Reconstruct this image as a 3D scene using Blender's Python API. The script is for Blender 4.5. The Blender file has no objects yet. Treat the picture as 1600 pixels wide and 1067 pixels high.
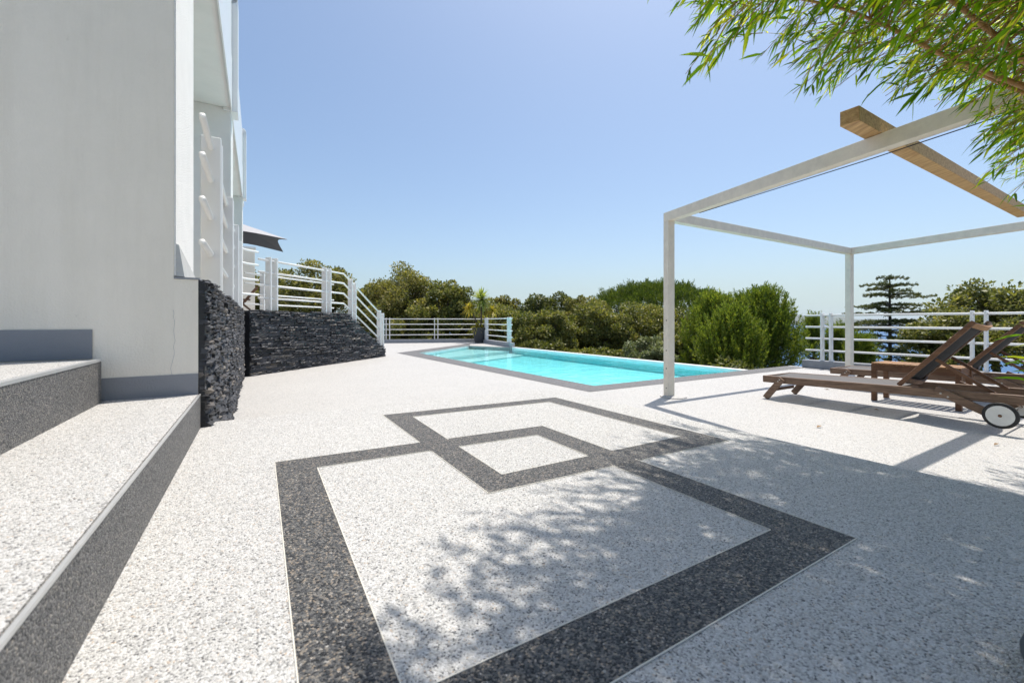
import bpy, bmesh, math, random
import numpy as np
from mathutils import Vector, Matrix
from mathutils.geometry import tessellate_polygon

S = bpy.context.scene
COL = S.collection
R = math.radians

# ------------------------------------------------------------------ camera, sky, sun, exposure
cam_d = bpy.data.cameras.new('camera')
cam = bpy.data.objects.new('camera', cam_d); COL.objects.link(cam)
cam.location = (0, 0, 1.0); cam.rotation_euler = (R(90), 0, 0)
cam_d.sensor_width = 36; cam_d.lens = 660 / 1600 * 36
cam_d.shift_y = -30.5 / 1600
cam_d.clip_start = 0.03; cam_d.clip_end = 60000
cam_d.dof.use_dof = True; cam_d.dof.focus_distance = 5.5; cam_d.dof.aperture_fstop = 5.0
S.camera = cam

SUN_EL, SUN_AZ = 72.5, 37.0          # azimuth to the right of the viewing direction (+Y)
sd = Vector((math.sin(R(SUN_AZ)) * math.cos(R(SUN_EL)), math.cos(R(SUN_AZ)) * math.cos(R(SUN_EL)), math.sin(R(SUN_EL))))
W_ = bpy.data.worlds.new("World"); S.world = W_; W_.use_nodes = True
nt = W_.node_tree; nt.nodes.clear()
sky = nt.nodes.new('ShaderNodeTexSky'); sky.sky_type = 'NISHITA'; sky.sun_disc = False
sky.sun_elevation = R(SUN_EL); sky.sun_rotation = R(SUN_AZ)
sky.altitude = 60; sky.air_density = 1.0; sky.dust_density = 2.3; sky.ozone_density = 3.2
bg = nt.nodes.new('ShaderNodeBackground'); bg.inputs['Strength'].default_value = 0.15
wo = nt.nodes.new('ShaderNodeOutputWorld')
tc = nt.nodes.new('ShaderNodeTexCoord'); sx = nt.nodes.new('ShaderNodeSeparateXYZ'); cb = nt.nodes.new('ShaderNodeCombineXYZ')
mxn = nt.nodes.new('ShaderNodeMath'); mxn.operation = 'SMOOTH_MAX'; mxn.inputs[1].default_value = .07; mxn.inputs[2].default_value = .08   # soft bright haze band at the skyline
nt.links.new(tc.outputs['Generated'], sx.inputs[0]); nt.links.new(sx.outputs[0], cb.inputs[0]); nt.links.new(sx.outputs[1], cb.inputs[1]); nt.links.new(sx.outputs[2], mxn.inputs[0]); nt.links.new(mxn.outputs[0], cb.inputs[2]); nt.links.new(cb.outputs[0], sky.inputs['Vector'])
tint = nt.nodes.new('ShaderNodeMixRGB'); tint.blend_type = 'MULTIPLY'; tint.inputs[0].default_value = 1; tint.inputs[2].default_value = (.955, .975, .945, 1)
nt.links.new(sky.outputs[0], tint.inputs[1]); nt.links.new(tint.outputs[0], bg.inputs[0]); nt.links.new(bg.outputs[0], wo.inputs[0])
sl = bpy.data.lights.new('sun', 'SUN'); sl.energy = 4.6; sl.angle = R(0.5); sl.color = (1, .94, .85)
so = bpy.data.objects.new('sun', sl); COL.objects.link(so); so.location = (20, 30, 60)
so.rotation_euler = sd.to_track_quat('Z', 'Y').to_euler()
S.view_settings.view_transform = 'Standard'; S.view_settings.look = 'None'
S.view_settings.gamma = 1; S.view_settings.exposure = 0.28

rng = np.random.default_rng(7); random.seed(7)

# ------------------------------------------------------------------ helpers
AX, AY = .857, .515                    # house axes: u runs right along the house front, v runs away along the pool
def W(u, v, z=0.0): return (u * AX - v * AY, u * AY + v * AX, z)
UD = Vector((AX, AY, 0)); VD = Vector((-AY, AX, 0)); ZD = Vector((0, 0, 1))
ORIG = {}
def tag(o, label=None, cat=None, group=None, kind=None):
    if label: o['label'] = label
    if cat: o['category'] = cat
    if group: o['group'] = group
    if kind: o['kind'] = kind
    return o
def thing(name, loc, label, cat, group=None, rot=None, local=False):
    o = bpy.data.objects.new(name, None); COL.objects.link(o); o.location = loc
    o.empty_display_size = .2
    if rot: o.rotation_euler = rot
    ORIG[o.name] = Vector((0, 0, 0)) if local else Vector(loc)
    return tag(o, label, cat, group)

class MB:
    def __init__(s): s.v = []; s.f = []
    def add(s, vs, fs):
        n = len(s.v); s.v += [tuple(p) for p in vs]; s.f += [tuple(i + n for i in f) for f in fs]; return s
    def box(s, c, hx, hy, hz):         # centre and three half-axis vectors
        c = Vector(c); hx, hy, hz = Vector(hx), Vector(hy), Vector(hz)
        if hx.cross(hy).dot(hz) < 0: hx = -hx
        vs = [c + sx * hx + sy * hy + sz * hz for sz in (-1, 1) for sy in (-1, 1) for sx in (-1, 1)]
        return s.add(vs, [(0, 2, 3, 1), (4, 5, 7, 6), (0, 1, 5, 4), (2, 6, 7, 3), (0, 4, 6, 2), (1, 3, 7, 5)])
    def buv(s, u0, u1, v0, v1, z0, z1):
        c = W((u0 + u1) / 2, (v0 + v1) / 2, (z0 + z1) / 2)
        return s.box(c, UD * abs(u1 - u0) / 2, VD * abs(v1 - v0) / 2, ZD * abs(z1 - z0) / 2)
    def bar(s, p, q, wdt, thk, up=ZD):  # rectangular bar from p to q
        p, q = Vector(p), Vector(q); d = q - p; n = d.normalized(); sx = n.cross(Vector(up)).normalized(); uy = sx.cross(n)
        return s.box((p + q) / 2, sx * wdt / 2, d / 2, uy * thk / 2)
    def prism(s, poly, z0, z1):        # poly: list of (x,y); z0/z1 numbers or lists
        n = len(poly)
        area = sum(poly[i][0] * poly[(i + 1) % n][1] - poly[(i + 1) % n][0] * poly[i][1] for i in range(n))
        if area < 0: poly = poly[::-1]
        za = z0 if isinstance(z0, (list, tuple)) else [z0] * n
        zb = z1 if isinstance(z1, (list, tuple)) else [z1] * n
        vs = [(p[0], p[1], za[i]) for i, p in enumerate(poly)] + [(p[0], p[1], zb[i]) for i, p in enumerate(poly)]
        tri = tessellate_polygon([[Vector((p[0], p[1], 0)) for p in poly]])
        fs = []
        for t in tri:
            a, b, c = [Vector((poly[i][0], poly[i][1])) for i in t]
            ccw = (b - a).cross(c - a) > 0
            t = tuple(t) if ccw else tuple(t)[::-1]
            fs.append(tuple(i + n for i in t)); fs.append(tuple(t)[::-1])
        for i in range(n):
            j = (i + 1) % n; fs.append((i, j, j + n, i + n))
        return s.add(vs, fs)
    def sheet(s, poly, z):
        n = len(poly); fs = []
        for t in tessellate_polygon([[Vector((p[0], p[1], 0)) for p in poly]]):
            a, b, c = [Vector((poly[i][0], poly[i][1])) for i in t]
            fs.append(tuple(t) if (b - a).cross(c - a) > 0 else tuple(t)[::-1])
        return s.add([(p[0], p[1], z) for p in poly], fs)
    def tube(s, pts, r, seg=10, cap=True):
        pts = [Vector(p) for p in pts]; n = len(pts)
        rr = r if isinstance(r, (list, tuple)) else [r] * n
        t0 = (pts[1] - pts[0]).normalized(); ref = ZD if abs(t0.z) < .9 else Vector((1, 0, 0))
        x = t0.cross(ref).normalized(); vs = []; fs = []
        for i, p in enumerate(pts):
            t = (pts[min(i + 1, n - 1)] - pts[max(i - 1, 0)]).normalized()
            x = (x - t * x.dot(t)).normalized(); y = t.cross(x)
            for k in range(seg):
                a = 2 * math.pi * k / seg; vs.append(p + (x * math.cos(a) + y * math.sin(a)) * rr[i])
        for i in range(n - 1):
            for k in range(seg):
                k2 = (k + 1) % seg; fs.append((i * seg + k, i * seg + k2, (i + 1) * seg + k2, (i + 1) * seg + k))
        if cap:
            fs.append(tuple(range(seg))[::-1]); fs.append(tuple((n - 1) * seg + k for k in range(seg)))
        return s.add(vs, fs)
    def lathe(s, c, prof, seg=32, axis=ZD, ref=Vector((1, 0, 0))):
        c = Vector(c); axis = Vector(axis).normalized(); x = (Vector(ref) - axis * Vector(ref).dot(axis)).normalized(); y = axis.cross(x)
        vs = []; fs = []; n = len(prof)
        for r, h in prof:
            for k in range(seg):
                a = 2 * math.pi * k / seg; vs.append(c + axis * h + (x * math.cos(a) + y * math.sin(a)) * r)
        for i in range(n - 1):
            for k in range(seg):
                k2 = (k + 1) % seg; fs.append((i * seg + k, i * seg + k2, (i + 1) * seg + k2, (i + 1) * seg + k))
        fs.append(tuple(range(seg))[::-1]); fs.append(tuple((n - 1) * seg + k for k in range(seg)))
        return s.add(vs, fs)
    def build(s, name, mat, parent=None, bevel=0, smooth=False, label=None):
        o0 = ORIG.get(parent.name, Vector((0, 0, 0))) if parent else Vector((0, 0, 0))
        me = bpy.data.meshes.new(name)
        me.from_pydata([(p[0] - o0.x, p[1] - o0.y, p[2] - o0.z) for p in s.v], [], s.f)
        me.materials.append(mat); me.update()
        if smooth:
            me.shade_smooth() if hasattr(me, 'shade_smooth') else None
        o = bpy.data.objects.new(name, me); COL.objects.link(o)
        if parent: o.parent = parent; ORIG[o.name] = o0
        if bevel:
            b = o.modifiers.new('bevel', 'BEVEL'); b.width = bevel; b.segments = 2; b.limit_method = 'ANGLE'; b.angle_limit = R(40)
        if label: o['label'] = label
        return o

def np_mesh(name, verts, quads, mat, parent=None, smooth=False):
    o0 = ORIG.get(parent.name, Vector((0, 0, 0))) if parent else Vector((0, 0, 0))
    verts = np.asarray(verts, np.float32) - np.array(o0, np.float32); quads = np.asarray(quads, np.int32)
    k = quads.shape[1]
    me = bpy.data.meshes.new(name)
    me.vertices.add(len(verts)); me.vertices.foreach_set('co', verts.ravel())
    me.loops.add(quads.size); me.loops.foreach_set('vertex_index', quads.ravel())
    me.polygons.add(len(quads)); me.polygons.foreach_set('loop_start', np.arange(0, quads.size, k, dtype=np.int32))
    me.polygons.foreach_set('loop_total', np.full(len(quads), k, np.int32))
    me.update(calc_edges=True); me.materials.append(mat)
    o = bpy.data.objects.new(name, me); COL.objects.link(o)
    if parent: o.parent = parent; ORIG[o.name] = o0
    return o

def copy_tree(o, parent=None):
    c = o.copy(); COL.objects.link(c)
    if parent: c.parent = parent
    for ch in list(o.children): copy_tree(ch, c)
    return c

# ------------------------------------------------------------------ materials
def new_mat(name):
    m = bpy.data.materials.new(name); m.use_nodes = True
    n = m.node_tree.nodes; l = m.node_tree.links
    return m, n, l, n['Principled BSDF'], n['Material Output']
def ramp(n, stops, interp='LINEAR'):
    r = n.new('ShaderNodeValToRGB'); r.color_ramp.interpolation = interp; e = r.color_ramp.elements
    while len(e) < len(stops): e.new(.5)
    for i, (p, c) in enumerate(stops): e[i].position = p; e[i].color = (*c, 1)
    return r
def coords(n, l, scale=1.0):
    g = n.new('ShaderNodeNewGeometry'); return g.outputs['Position']
def plain(name, col, rough=.5, var=.06, nscale=6, bump=0, bscale=200, spec=.5, metallic=0, island=0):
    m, n, l, p, o = new_mat(name); pos = n.new('ShaderNodeTexCoord').outputs['Object']
    t = n.new('ShaderNodeTexNoise'); t.inputs['Scale'].default_value = nscale; t.inputs['Detail'].default_value = 6; t.inputs['Roughness'].default_value = .65
    l.new(pos, t.inputs['Vector'])
    a = tuple(c * (1 - var) for c in col); b = tuple(min(1, c * (1 + var)) for c in col)
    r = ramp(n, [(.3, a), (.7, b)]); l.new(t.outputs['Fac'], r.inputs[0])
    src = r.outputs[0]
    if island:
        g = n.new('ShaderNodeNewGeometry'); mx = n.new('ShaderNodeMixRGB'); mx.blend_type = 'MULTIPLY'; mx.inputs[0].default_value = 1
        rr = ramp(n, [(0, (1 - island,) * 3), (1, (1 + island,) * 3)]); l.new(g.outputs['Random Per Island'], rr.inputs[0])
        l.new(src, mx.inputs[1]); l.new(rr.outputs[0], mx.inputs[2]); src = mx.outputs[0]
    l.new(src, p.inputs['Base Color']); p.inputs['Roughness'].default_value = rough
    p.inputs['Metallic'].default_value = metallic; p.inputs['Specular IOR Level'].default_value = spec
    if bump:
        t2 = n.new('ShaderNodeTexNoise'); t2.inputs['Scale'].default_value = bscale; t2.inputs['Detail'].default_value = 5
        l.new(pos, t2.inputs['Vector']); bp = n.new('ShaderNodeBump'); bp.inputs['Strength'].default_value = bump; bp.inputs['Distance'].default_value = .01
        l.new(t2.outputs['Fac'], bp.inputs['Height']); l.new(bp.outputs[0], p.inputs['Normal'])
    return m
def gravel(name, size, stops, bump=.8, stain=.06):
    m, n, l, p, o = new_mat(name); pos = coords(n, l)
    wob = n.new('ShaderNodeTexNoise'); wob.inputs['Scale'].default_value = .6 / size
    l.new(pos, wob.inputs['Vector'])
    mxv = n.new('ShaderNodeVectorMath'); mxv.operation = 'MULTIPLY_ADD'; mxv.inputs[1].default_value = (size * .5,) * 3
    l.new(wob.outputs['Color'], mxv.inputs[0]); l.new(pos, mxv.inputs[2])
    v = n.new('ShaderNodeTexVoronoi'); v.inputs['Scale'].default_value = 1 / size; v.inputs['Randomness'].default_value = .95
    l.new(mxv.outputs[0], v.inputs['Vector'])
    sp = n.new('ShaderNodeSeparateColor'); l.new(v.outputs['Color'], sp.inputs[0])
    r = ramp(n, stops); l.new(sp.outputs[0], r.inputs[0])
    # broad, uneven weathering of the pour
    t = n.new('ShaderNodeTexNoise'); t.inputs['Scale'].default_value = 1.3; t.inputs['Detail'].default_value = 5; l.new(pos, t.inputs['Vector'])
    rr = ramp(n, [(.3, (1 - stain,) * 3), (.7, (1, 1, 1))]); l.new(t.outputs['Fac'], rr.inputs[0])
    mx = n.new('ShaderNodeMixRGB'); mx.blend_type = 'MULTIPLY'; mx.inputs[0].default_value = 1
    l.new(r.outputs[0], mx.inputs[1]); l.new(rr.outputs[0], mx.inputs[2]); l.new(mx.outputs[0], p.inputs['Base Color'])
    p.inputs['Roughness'].default_value = .55; p.inputs['Specular IOR Level'].default_value = .35
    mp = n.new('ShaderNodeMath'); mp.operation = 'SUBTRACT'; mp.inputs[0].default_value = 1; l.new(v.outputs['Distance'], mp.inputs[1])
    bp = n.new('ShaderNodeBump'); bp.inputs['Strength'].default_value = bump; bp.inputs['Distance'].default_value = size * .8
    l.new(mp.outputs[0], bp.inputs['Height']); l.new(bp.outputs[0], p.inputs['Normal'])
    return m
def leafm(name, cols, trans=.35, rough=.5, tcol=None):
    m, n, l, p, o = new_mat(name)
    g = n.new('ShaderNodeNewGeometry'); r = ramp(n, cols); l.new(g.outputs['Random Per Island'], r.inputs[0])
    t = n.new('ShaderNodeTexNoise'); t.inputs['Scale'].default_value = .9; t.inputs['Detail'].default_value = 3
    l.new(g.outputs['Position'], t.inputs['Vector']); rr = ramp(n, [(.35, (.72, .76, .7)), (.65, (1.2, 1.12, 1.0))]); l.new(t.outputs['Fac'], rr.inputs[0])
    mx = n.new('ShaderNodeMixRGB'); mx.blend_type = 'MULTIPLY'; mx.inputs[0].default_value = 1
    l.new(r.outputs[0], mx.inputs[1]); l.new(rr.outputs[0], mx.inputs[2]); src = mx.outputs[0]
    l.new(src, p.inputs['Base Color']); p.inputs['Roughness'].default_value = rough; p.inputs['Specular IOR Level'].default_value = .35
    tr = n.new('ShaderNodeBsdfTranslucent')
    m2 = n.new('ShaderNodeMixRGB'); m2.blend_type = 'MULTIPLY'; m2.inputs[0].default_value = 1; m2.inputs[2].default_value = (*(tcol or (1.5, 1.6, .7)), 1)
    l.new(src, m2.inputs[1]); l.new(m2.outputs[0], tr.inputs[0])
    ms = n.new('ShaderNodeMixShader'); ms.inputs[0].default_value = trans
    l.new(p.outputs[0], ms.inputs[1]); l.new(tr.outputs[0], ms.inputs[2]); l.new(ms.outputs[0], o.inputs['Surface'])
    return m
def woodm(name, c1, c2, scale=(3, 40, 40), rough=.6, axis=None):
    m, n, l, p, o = new_mat(name); pos = n.new('ShaderNodeTexCoord').outputs['Object']
    mp = n.new('ShaderNodeMapping'); mp.inputs['Scale'].default_value = scale; l.new(pos, mp.inputs[0])
    if axis is not None: mp.inputs['Rotation'].default_value = (0, 0, axis)
    t = n.new('ShaderNodeTexNoise'); t.inputs['Scale'].default_value = 1; t.inputs['Detail'].default_value = 8; t.inputs['Roughness'].default_value = .7; t.inputs['Distortion'].default_value = .6
    l.new(mp.outputs[0], t.inputs['Vector']); r = ramp(n, [(.32, c1), (.68, c2)]); l.new(t.outputs['Fac'], r.inputs[0])
    g = n.new('ShaderNodeNewGeometry'); rr = ramp(n, [(0, (.82,) * 3), (1, (1.15,) * 3)]); l.new(g.outputs['Random Per Island'], rr.inputs[0])
    mx = n.new('ShaderNodeMixRGB'); mx.blend_type = 'MULTIPLY'; mx.inputs[0].default_value = 1
    l.new(r.outputs[0], mx.inputs[1]); l.new(rr.outputs[0], mx.inputs[2]); l.new(mx.outputs[0], p.inputs['Base Color'])
    p.inputs['Roughness'].default_value = rough
    bp = n.new('ShaderNodeBump'); bp.inputs['Strength'].default_value = .25; bp.inputs['Distance'].default_value = .004
    l.new(t.outputs['Fac'], bp.inputs['Height']); l.new(bp.outputs[0], p.inputs['Normal'])
    return m

WH = [(0, (.06, .06, .062)), (.06, (.19, .19, .19)), (.18, (.36, .352, .338)), (.38, (.48, .468, .447)), (.65, (.575, .567, .55)), (.95, (.66, .652, .644)), (1, (.48, .37, .27))]
WHF = [(0, (0.165, 0.161, 0.156)), (.12, (0.339, 0.330, 0.318)), (.35, (0.454, 0.445, 0.434)), (.9, (0.545, 0.537, 0.524)), (1, (0.545, 0.479, 0.404))]
DK = [(0, (0.006, 0.006, 0.007)), (.24, (0.029, 0.031, 0.034)), (.50, (0.074, 0.075, 0.078)), (.76, (0.148, 0.146, 0.142)), (.90, (0.226, 0.200, 0.168)), (.96, (0.323, 0.258, 0.194)), (1, (0.401, 0.388, 0.368))]
CG = [(0, (0.043, 0.043, 0.045)), (.3, (0.102, 0.102, 0.106)), (.65, (0.170, 0.166, 0.168)), (.9, (0.230, 0.221, 0.212)), (1, (0.323, 0.289, 0.255))]
GR = [(0, (0.035, 0.035, 0.037)), (.3, (0.104, 0.104, 0.107)), (.65, (0.179, 0.176, 0.176)), (.9, (0.253, 0.242, 0.230)), (1, (0.334, 0.300, 0.259))]
M = {}
M['white_gravel'] = gravel('white_gravel', .0032, WH, 1.0)
M['fine_white_gravel'] = gravel('fine_white_gravel', .006, WHF, .7, .04)
M['dark_gravel'] = gravel('dark_gravel', .0036, DK, 1.0)
M['riser_gravel'] = gravel('riser_gravel', .0036, GR, 1.0)
M['coping_gravel'] = gravel('coping_gravel', .005, CG, .7)
M['trim'] = plain('trim_metal', (.62, .62, .62), .35, .05, 20, metallic=.6)
M['resin'] = plain('resin_joint', (.62, .59, .52), .6, .1, 30)
def render_mat():
    m = plain('white_render', (.90, .825, .715), .85, .03, 2.2, .35, 140); n, l = m.node_tree.nodes, m.node_tree.links; p = n['Principled BSDF']
    src = p.inputs['Base Color'].links[0].from_socket; g = n.new('ShaderNodeNewGeometry'); mp = n.new('ShaderNodeMapping'); mp.inputs['Scale'].default_value = (5, 5, .5); l.new(g.outputs['Position'], mp.inputs[0])
    t = n.new('ShaderNodeTexNoise'); t.inputs['Scale'].default_value = 1.6; t.inputs['Detail'].default_value = 8; t.inputs['Roughness'].default_value = .7; l.new(mp.outputs[0], t.inputs['Vector'])
    rr = ramp(n, [(.25, (.93, .925, .91)), (.55, (1, 1, 1))]); l.new(t.outputs['Fac'], rr.inputs[0])
    t2 = n.new('ShaderNodeTexNoise'); t2.inputs['Scale'].default_value = 9; t2.inputs['Detail'].default_value = 10; t2.inputs['Roughness'].default_value = .8; l.new(g.outputs['Position'], t2.inputs['Vector'])
    r2 = ramp(n, [(.24, (.80, .79, .76)), (.36, (1, 1, 1))]); l.new(t2.outputs['Fac'], r2.inputs[0])
    for e in (rr, r2):
        mx = n.new('ShaderNodeMixRGB'); mx.blend_type = 'MULTIPLY'; mx.inputs[0].default_value = 1; l.new(src, mx.inputs[1]); l.new(e.outputs[0], mx.inputs[2]); src = mx.outputs[0]
    l.new(src, p.inputs['Base Color']); return m
M['render'] = render_mat()
M['rough_render'] = plain('rough_render', (.87, .855, .83), .9, .04, 5, .9, 120)
M['grey_skirt'] = plain('grey_skirting', (.26, .265, .285), .7, .06, 4, .2, 150)
M['white_paint'] = plain('white_paint', (.80, .80, .79), .35, .03, 4)
M['pergola'] = plain('pergola_paint', (.76, .70, .60), .45, .09, 9, .08, 60)
M['recess'] = plain('recess_render', (.80, .79, .76), .85, .04, 3, .3, 150)
M['wedge_grey'] = plain('wedge_grey', (.50, .50, .49), .9, .08, 12, .5, 120)
M['slate'] = None
M['curb'] = plain('grey_curb', (.30, .31, .33), .8, .10, 8, .3, 100)
M['black'] = plain('black_rubber', (.018, .018, .019), .6, .1, 20)
M['white_plastic'] = plain('white_plastic', (.74, .74, .72), .45, .07, 18)
M['pot'] = plain('pot_plastic', (.040, .043, .050), .5, .1, 8)
M['soil'] = plain('soil', (.05, .038, .028), .95, .3, 40, .8, 80)
M['mesh'] = plain('black_sling', (.014, .015, .017), .75, .2, 60, .2, 400)
def mesh_fabric():
    m, n, l, p, o = new_mat('seat_mesh'); p.inputs['Base Color'].default_value = (.11, .10, .095, 1); p.inputs['Roughness'].default_value = .7
    w = n.new('ShaderNodeTexWave'); w.inputs['Scale'].default_value = 9; w.bands_direction = 'Y'; c = n.new('ShaderNodeTexCoord'); l.new(c.outputs['Object'], w.inputs['Vector'])
    r = ramp(n, [(.0, (.085, .08, .078)), (1, (.15, .14, .135))]); l.new(w.outputs['Fac'], r.inputs[0]); l.new(r.outputs[0], p.inputs['Base Color'])
    tr = n.new('ShaderNodeBsdfTransparent'); ms = n.new('ShaderNodeMixShader'); ms.inputs[0].default_value = .12
    l.new(p.outputs[0], ms.inputs[1]); l.new(tr.outputs[0], ms.inputs[2]); l.new(ms.outputs[0], o.inputs['Surface']); return m
M['seat_mesh'] = mesh_fabric()
M['parasol_top'] = plain('parasol_fabric', (.36, .36, .38), .85, .04, 6)
M['parasol_under'] = plain('parasol_underside', (.055, .058, .07), .85, .08, 10)
M['steel'] = plain('steel', (.45, .43, .40), .35, .1, 20, metallic=1)
M['grey_wood'] = woodm('weathered_wood', (.085, .048, .030), (.29, .185, .122), (60, 5, 60))
M['brown_wood'] = woodm('oiled_wood', (.075, .032, .015), (.24, .115, .055), (60, 5, 60))
M['orange_wood'] = woodm('warm_wood', (.20, .095, .035), (.38, .21, .09), (5, 60, 60))
M['beam_wood'] = woodm('beam_wood', (.34, .18, .06), (.72, .47, .22), (45, 3, 45), .6, R(-121))
M['bark'] = plain('bark', (.10, .075, .055), .95, .35, 7, .8, 30)
M['cedar_bark'] = plain('cedar_bark', (.07, .055, .045), .95, .3, 7)
M['glass'] = plain('window_glass', (.05, .07, .08), .05, .05, 2, spec=1.0)
M['basin'] = plain('pool_liner', (.38, .82, .87), .6, .03, 3)
M['basin_white'] = plain('pool_step_finish', (.78, .88, .89), .6, .03, 3)
M['leaf_dry'] = plain('dry_leaf', (.30, .19, .09), .8, .25, 30)
M['land'] = plain('hillside_scrub', (.055, .065, .026), .95, .55, .35, .9, 1.5)
M['hill'] = plain('far_scrub', (.10, .11, .07), .95, .3, .002)
def slate_mat():
    m, n, l, p, o = new_mat('slate'); g = n.new('ShaderNodeNewGeometry')
    r = ramp(n, [(0, (.012, .013, .016)), (.5, (.036, .038, .045)), (.85, (.065, .066, .074)), (.95, (.12, .105, .09)), (1, (.19, .17, .15))]); l.new(g.outputs['Random Per Island'], r.inputs[0])
    t = n.new('ShaderNodeTexNoise'); t.inputs['Scale'].default_value = 28; t.inputs['Detail'].default_value = 8; t.inputs['Roughness'].default_value = .75
    l.new(g.outputs['Position'], t.inputs['Vector']); rr = ramp(n, [(.3, (.55, .56, .58)), (.7, (1.5, 1.47, 1.45))]); l.new(t.outputs['Fac'], rr.inputs[0])
    mx = n.new('ShaderNodeMixRGB'); mx.blend_type = 'MULTIPLY'; mx.inputs[0].default_value = 1
    l.new(r.outputs[0], mx.inputs[1]); l.new(rr.outputs[0], mx.inputs[2]); l.new(mx.outputs[0], p.inputs['Base Color'])
    p.inputs['Roughness'].default_value = .62
    bp = n.new('ShaderNodeBump'); bp.inputs['Strength'].default_value = .7; bp.inputs['Distance'].default_value = .012
    l.new(t.outputs['Fac'], bp.inputs['Height']); l.new(bp.outputs[0], p.inputs['Normal'])
    return m
M['slate'] = slate_mat()
M['oak'] = leafm('oak_leaf', [(0, (0.075, 0.092, 0.029)), (.5, (0.179, 0.194, 0.057)), (.85, (0.287, 0.273, 0.089)), (1, (0.389, 0.338, 0.129))], .3)
M['oak_olive'] = leafm('olive_oak_leaf', [(0, (0.094, 0.102, 0.035)), (.5, (0.222, 0.215, 0.069)), (1, (0.376, 0.329, 0.121))], .3)
M['oak_dark'] = leafm('dark_oak_leaf', [(0, (0.053, 0.071, 0.025)), (.6, (0.132, 0.152, 0.047)), (1, (0.248, 0.248, 0.085))], .25)
M['pale'] = leafm('olive_leaf', [(0, (.13, .16, .085)), (1, (.30, .33, .20))], .2)
M['pine'] = leafm('pine_needle', [(0, (0.065, 0.111, 0.018)), (.55, (0.189, 0.254, 0.036)), (1, (0.338, 0.364, 0.072))], .3)
M['stone_pine'] = leafm('stone_pine_needle', [(0, (.042, .075, .014)), (.6, (.118, .17, .028)), (1, (.22, .25, .05))], .25)
M['cedar'] = leafm('cedar_needle', [(0, (.045, .062, .030)), (.7, (.115, .135, .048)), (1, (.24, .23, .08))], .2)
M['broad'] = leafm('broad_leaf', [(0, (0.069, 0.083, 0.025)), (.5, (0.178, 0.190, 0.060)), (.9, (0.322, 0.305, 0.127)), (1, (0.414, 0.356, 0.172))], .3)
M['cover'] = leafm('cover_leaf', [(0, (.07, .085, .025)), (1, (.24, .24, .075))], .3)
M['bamboo_leaf'] = leafm('bamboo_leaf', [(0, (.06, .13, .008)), (.45, (.13, .26, .016)), (.72, (.24, .38, .026)), (.86, (.48, .54, .05)), (1, (.66, .64, .10))], .55, .4, (2.0, 2.05, .5))
M['bamboo_culm'] = plain('bamboo_cane', (.46, .24, .085), .45, .25, 25)
M['yucca'] = leafm('yucca_leaf', [(0, (.22, .29, .08)), (1, (.48, .50, .18))], .3)
M['yucca_yellow'] = leafm('yucca_yellow_leaf', [(0, (.50, .38, .06)), (1, (.50, .46, .10))], .3)
def water_mat():
    m, n, l, p, o = new_mat('pool_water'); n.remove(p)
    tr = n.new('ShaderNodeBsdfTransparent'); tr.inputs[0].default_value = (.68, .955, .975, 1)
    gl = n.new('ShaderNodeBsdfGlossy'); gl.inputs['Roughness'].default_value = .03
    fr = n.new('ShaderNodeFresnel'); fr.inputs['IOR'].default_value = 1.33
    g = n.new('ShaderNodeNewGeometry')
    t = n.new('ShaderNodeTexNoise'); t.inputs['Scale'].default_value = 3.2; t.inputs['Detail'].default_value = 3; t.inputs['Distortion'].default_value = .5; l.new(g.outputs['Position'], t.inputs['Vector'])
    bp = n.new('ShaderNodeBump'); bp.inputs['Strength'].default_value = .38; bp.inputs['Distance'].default_value = .03; l.new(t.outputs['Fac'], bp.inputs['Height'])
    l.new(bp.outputs[0], gl.inputs['Normal']); l.new(bp.outputs[0], fr.inputs['Normal'])
    ms = n.new('ShaderNodeMixShader'); l.new(fr.outputs[0], ms.inputs[0]); l.new(tr.outputs[0], ms.inputs[1]); l.new(gl.outputs[0], ms.inputs[2]); l.new(ms.outputs[0], o.inputs['Surface'])
    return m
M['water'] = water_mat()
def sea_mat():
    m, n, l, p, o = new_mat('sea'); p.inputs['Base Color'].default_value = (.035, .11, .24, 1); p.inputs['Roughness'].default_value = .5; p.inputs['Specular IOR Level'].default_value = .22
    g = n.new('ShaderNodeNewGeometry'); t = n.new('ShaderNodeTexNoise'); t.inputs['Scale'].default_value = .06; t.inputs['Detail'].default_value = 6; l.new(g.outputs['Position'], t.inputs['Vector'])
    bp = n.new('ShaderNodeBump'); bp.inputs['Strength'].default_value = .5; bp.inputs['Distance'].default_value = 2; l.new(t.outputs['Fac'], bp.inputs['Height']); l.new(bp.outputs[0], p.inputs['Normal'])
    return m
M['sea'] = sea_mat()

# ------------------------------------------------------------------ ground, sea, hills
PZ = 0.46                                # the patio stands this far above the pool deck
def uvp(l): return [W(u, v)[:2] for u, v in l]
deck_uv = [(-8, -6), (10.45, -6), (10.45, 5.0), (8.6, 5.0), (4.5, 5.0), (4.42, 13.2), (7.63, 16.2), (8.45, 14.3), (8.75, 14.3), (9.6, 18.85), (5.03, 20.5), (-8, 26)]
b = MB(); b.prism(uvp(deck_uv), -.6, 0); b.build('pool_deck', M['fine_white_gravel']); tag(bpy.data.objects['pool_deck'], kind='structure')
b = MB(); b.buv(-3.2, 2.05, -3, 2.8, .012, PZ)
b.buv(-.25, 2.35, -3, 3.1, .010, .23)
o = b.build('patio', M['white_gravel'], bevel=.006); tag(o, kind='structure')

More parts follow.
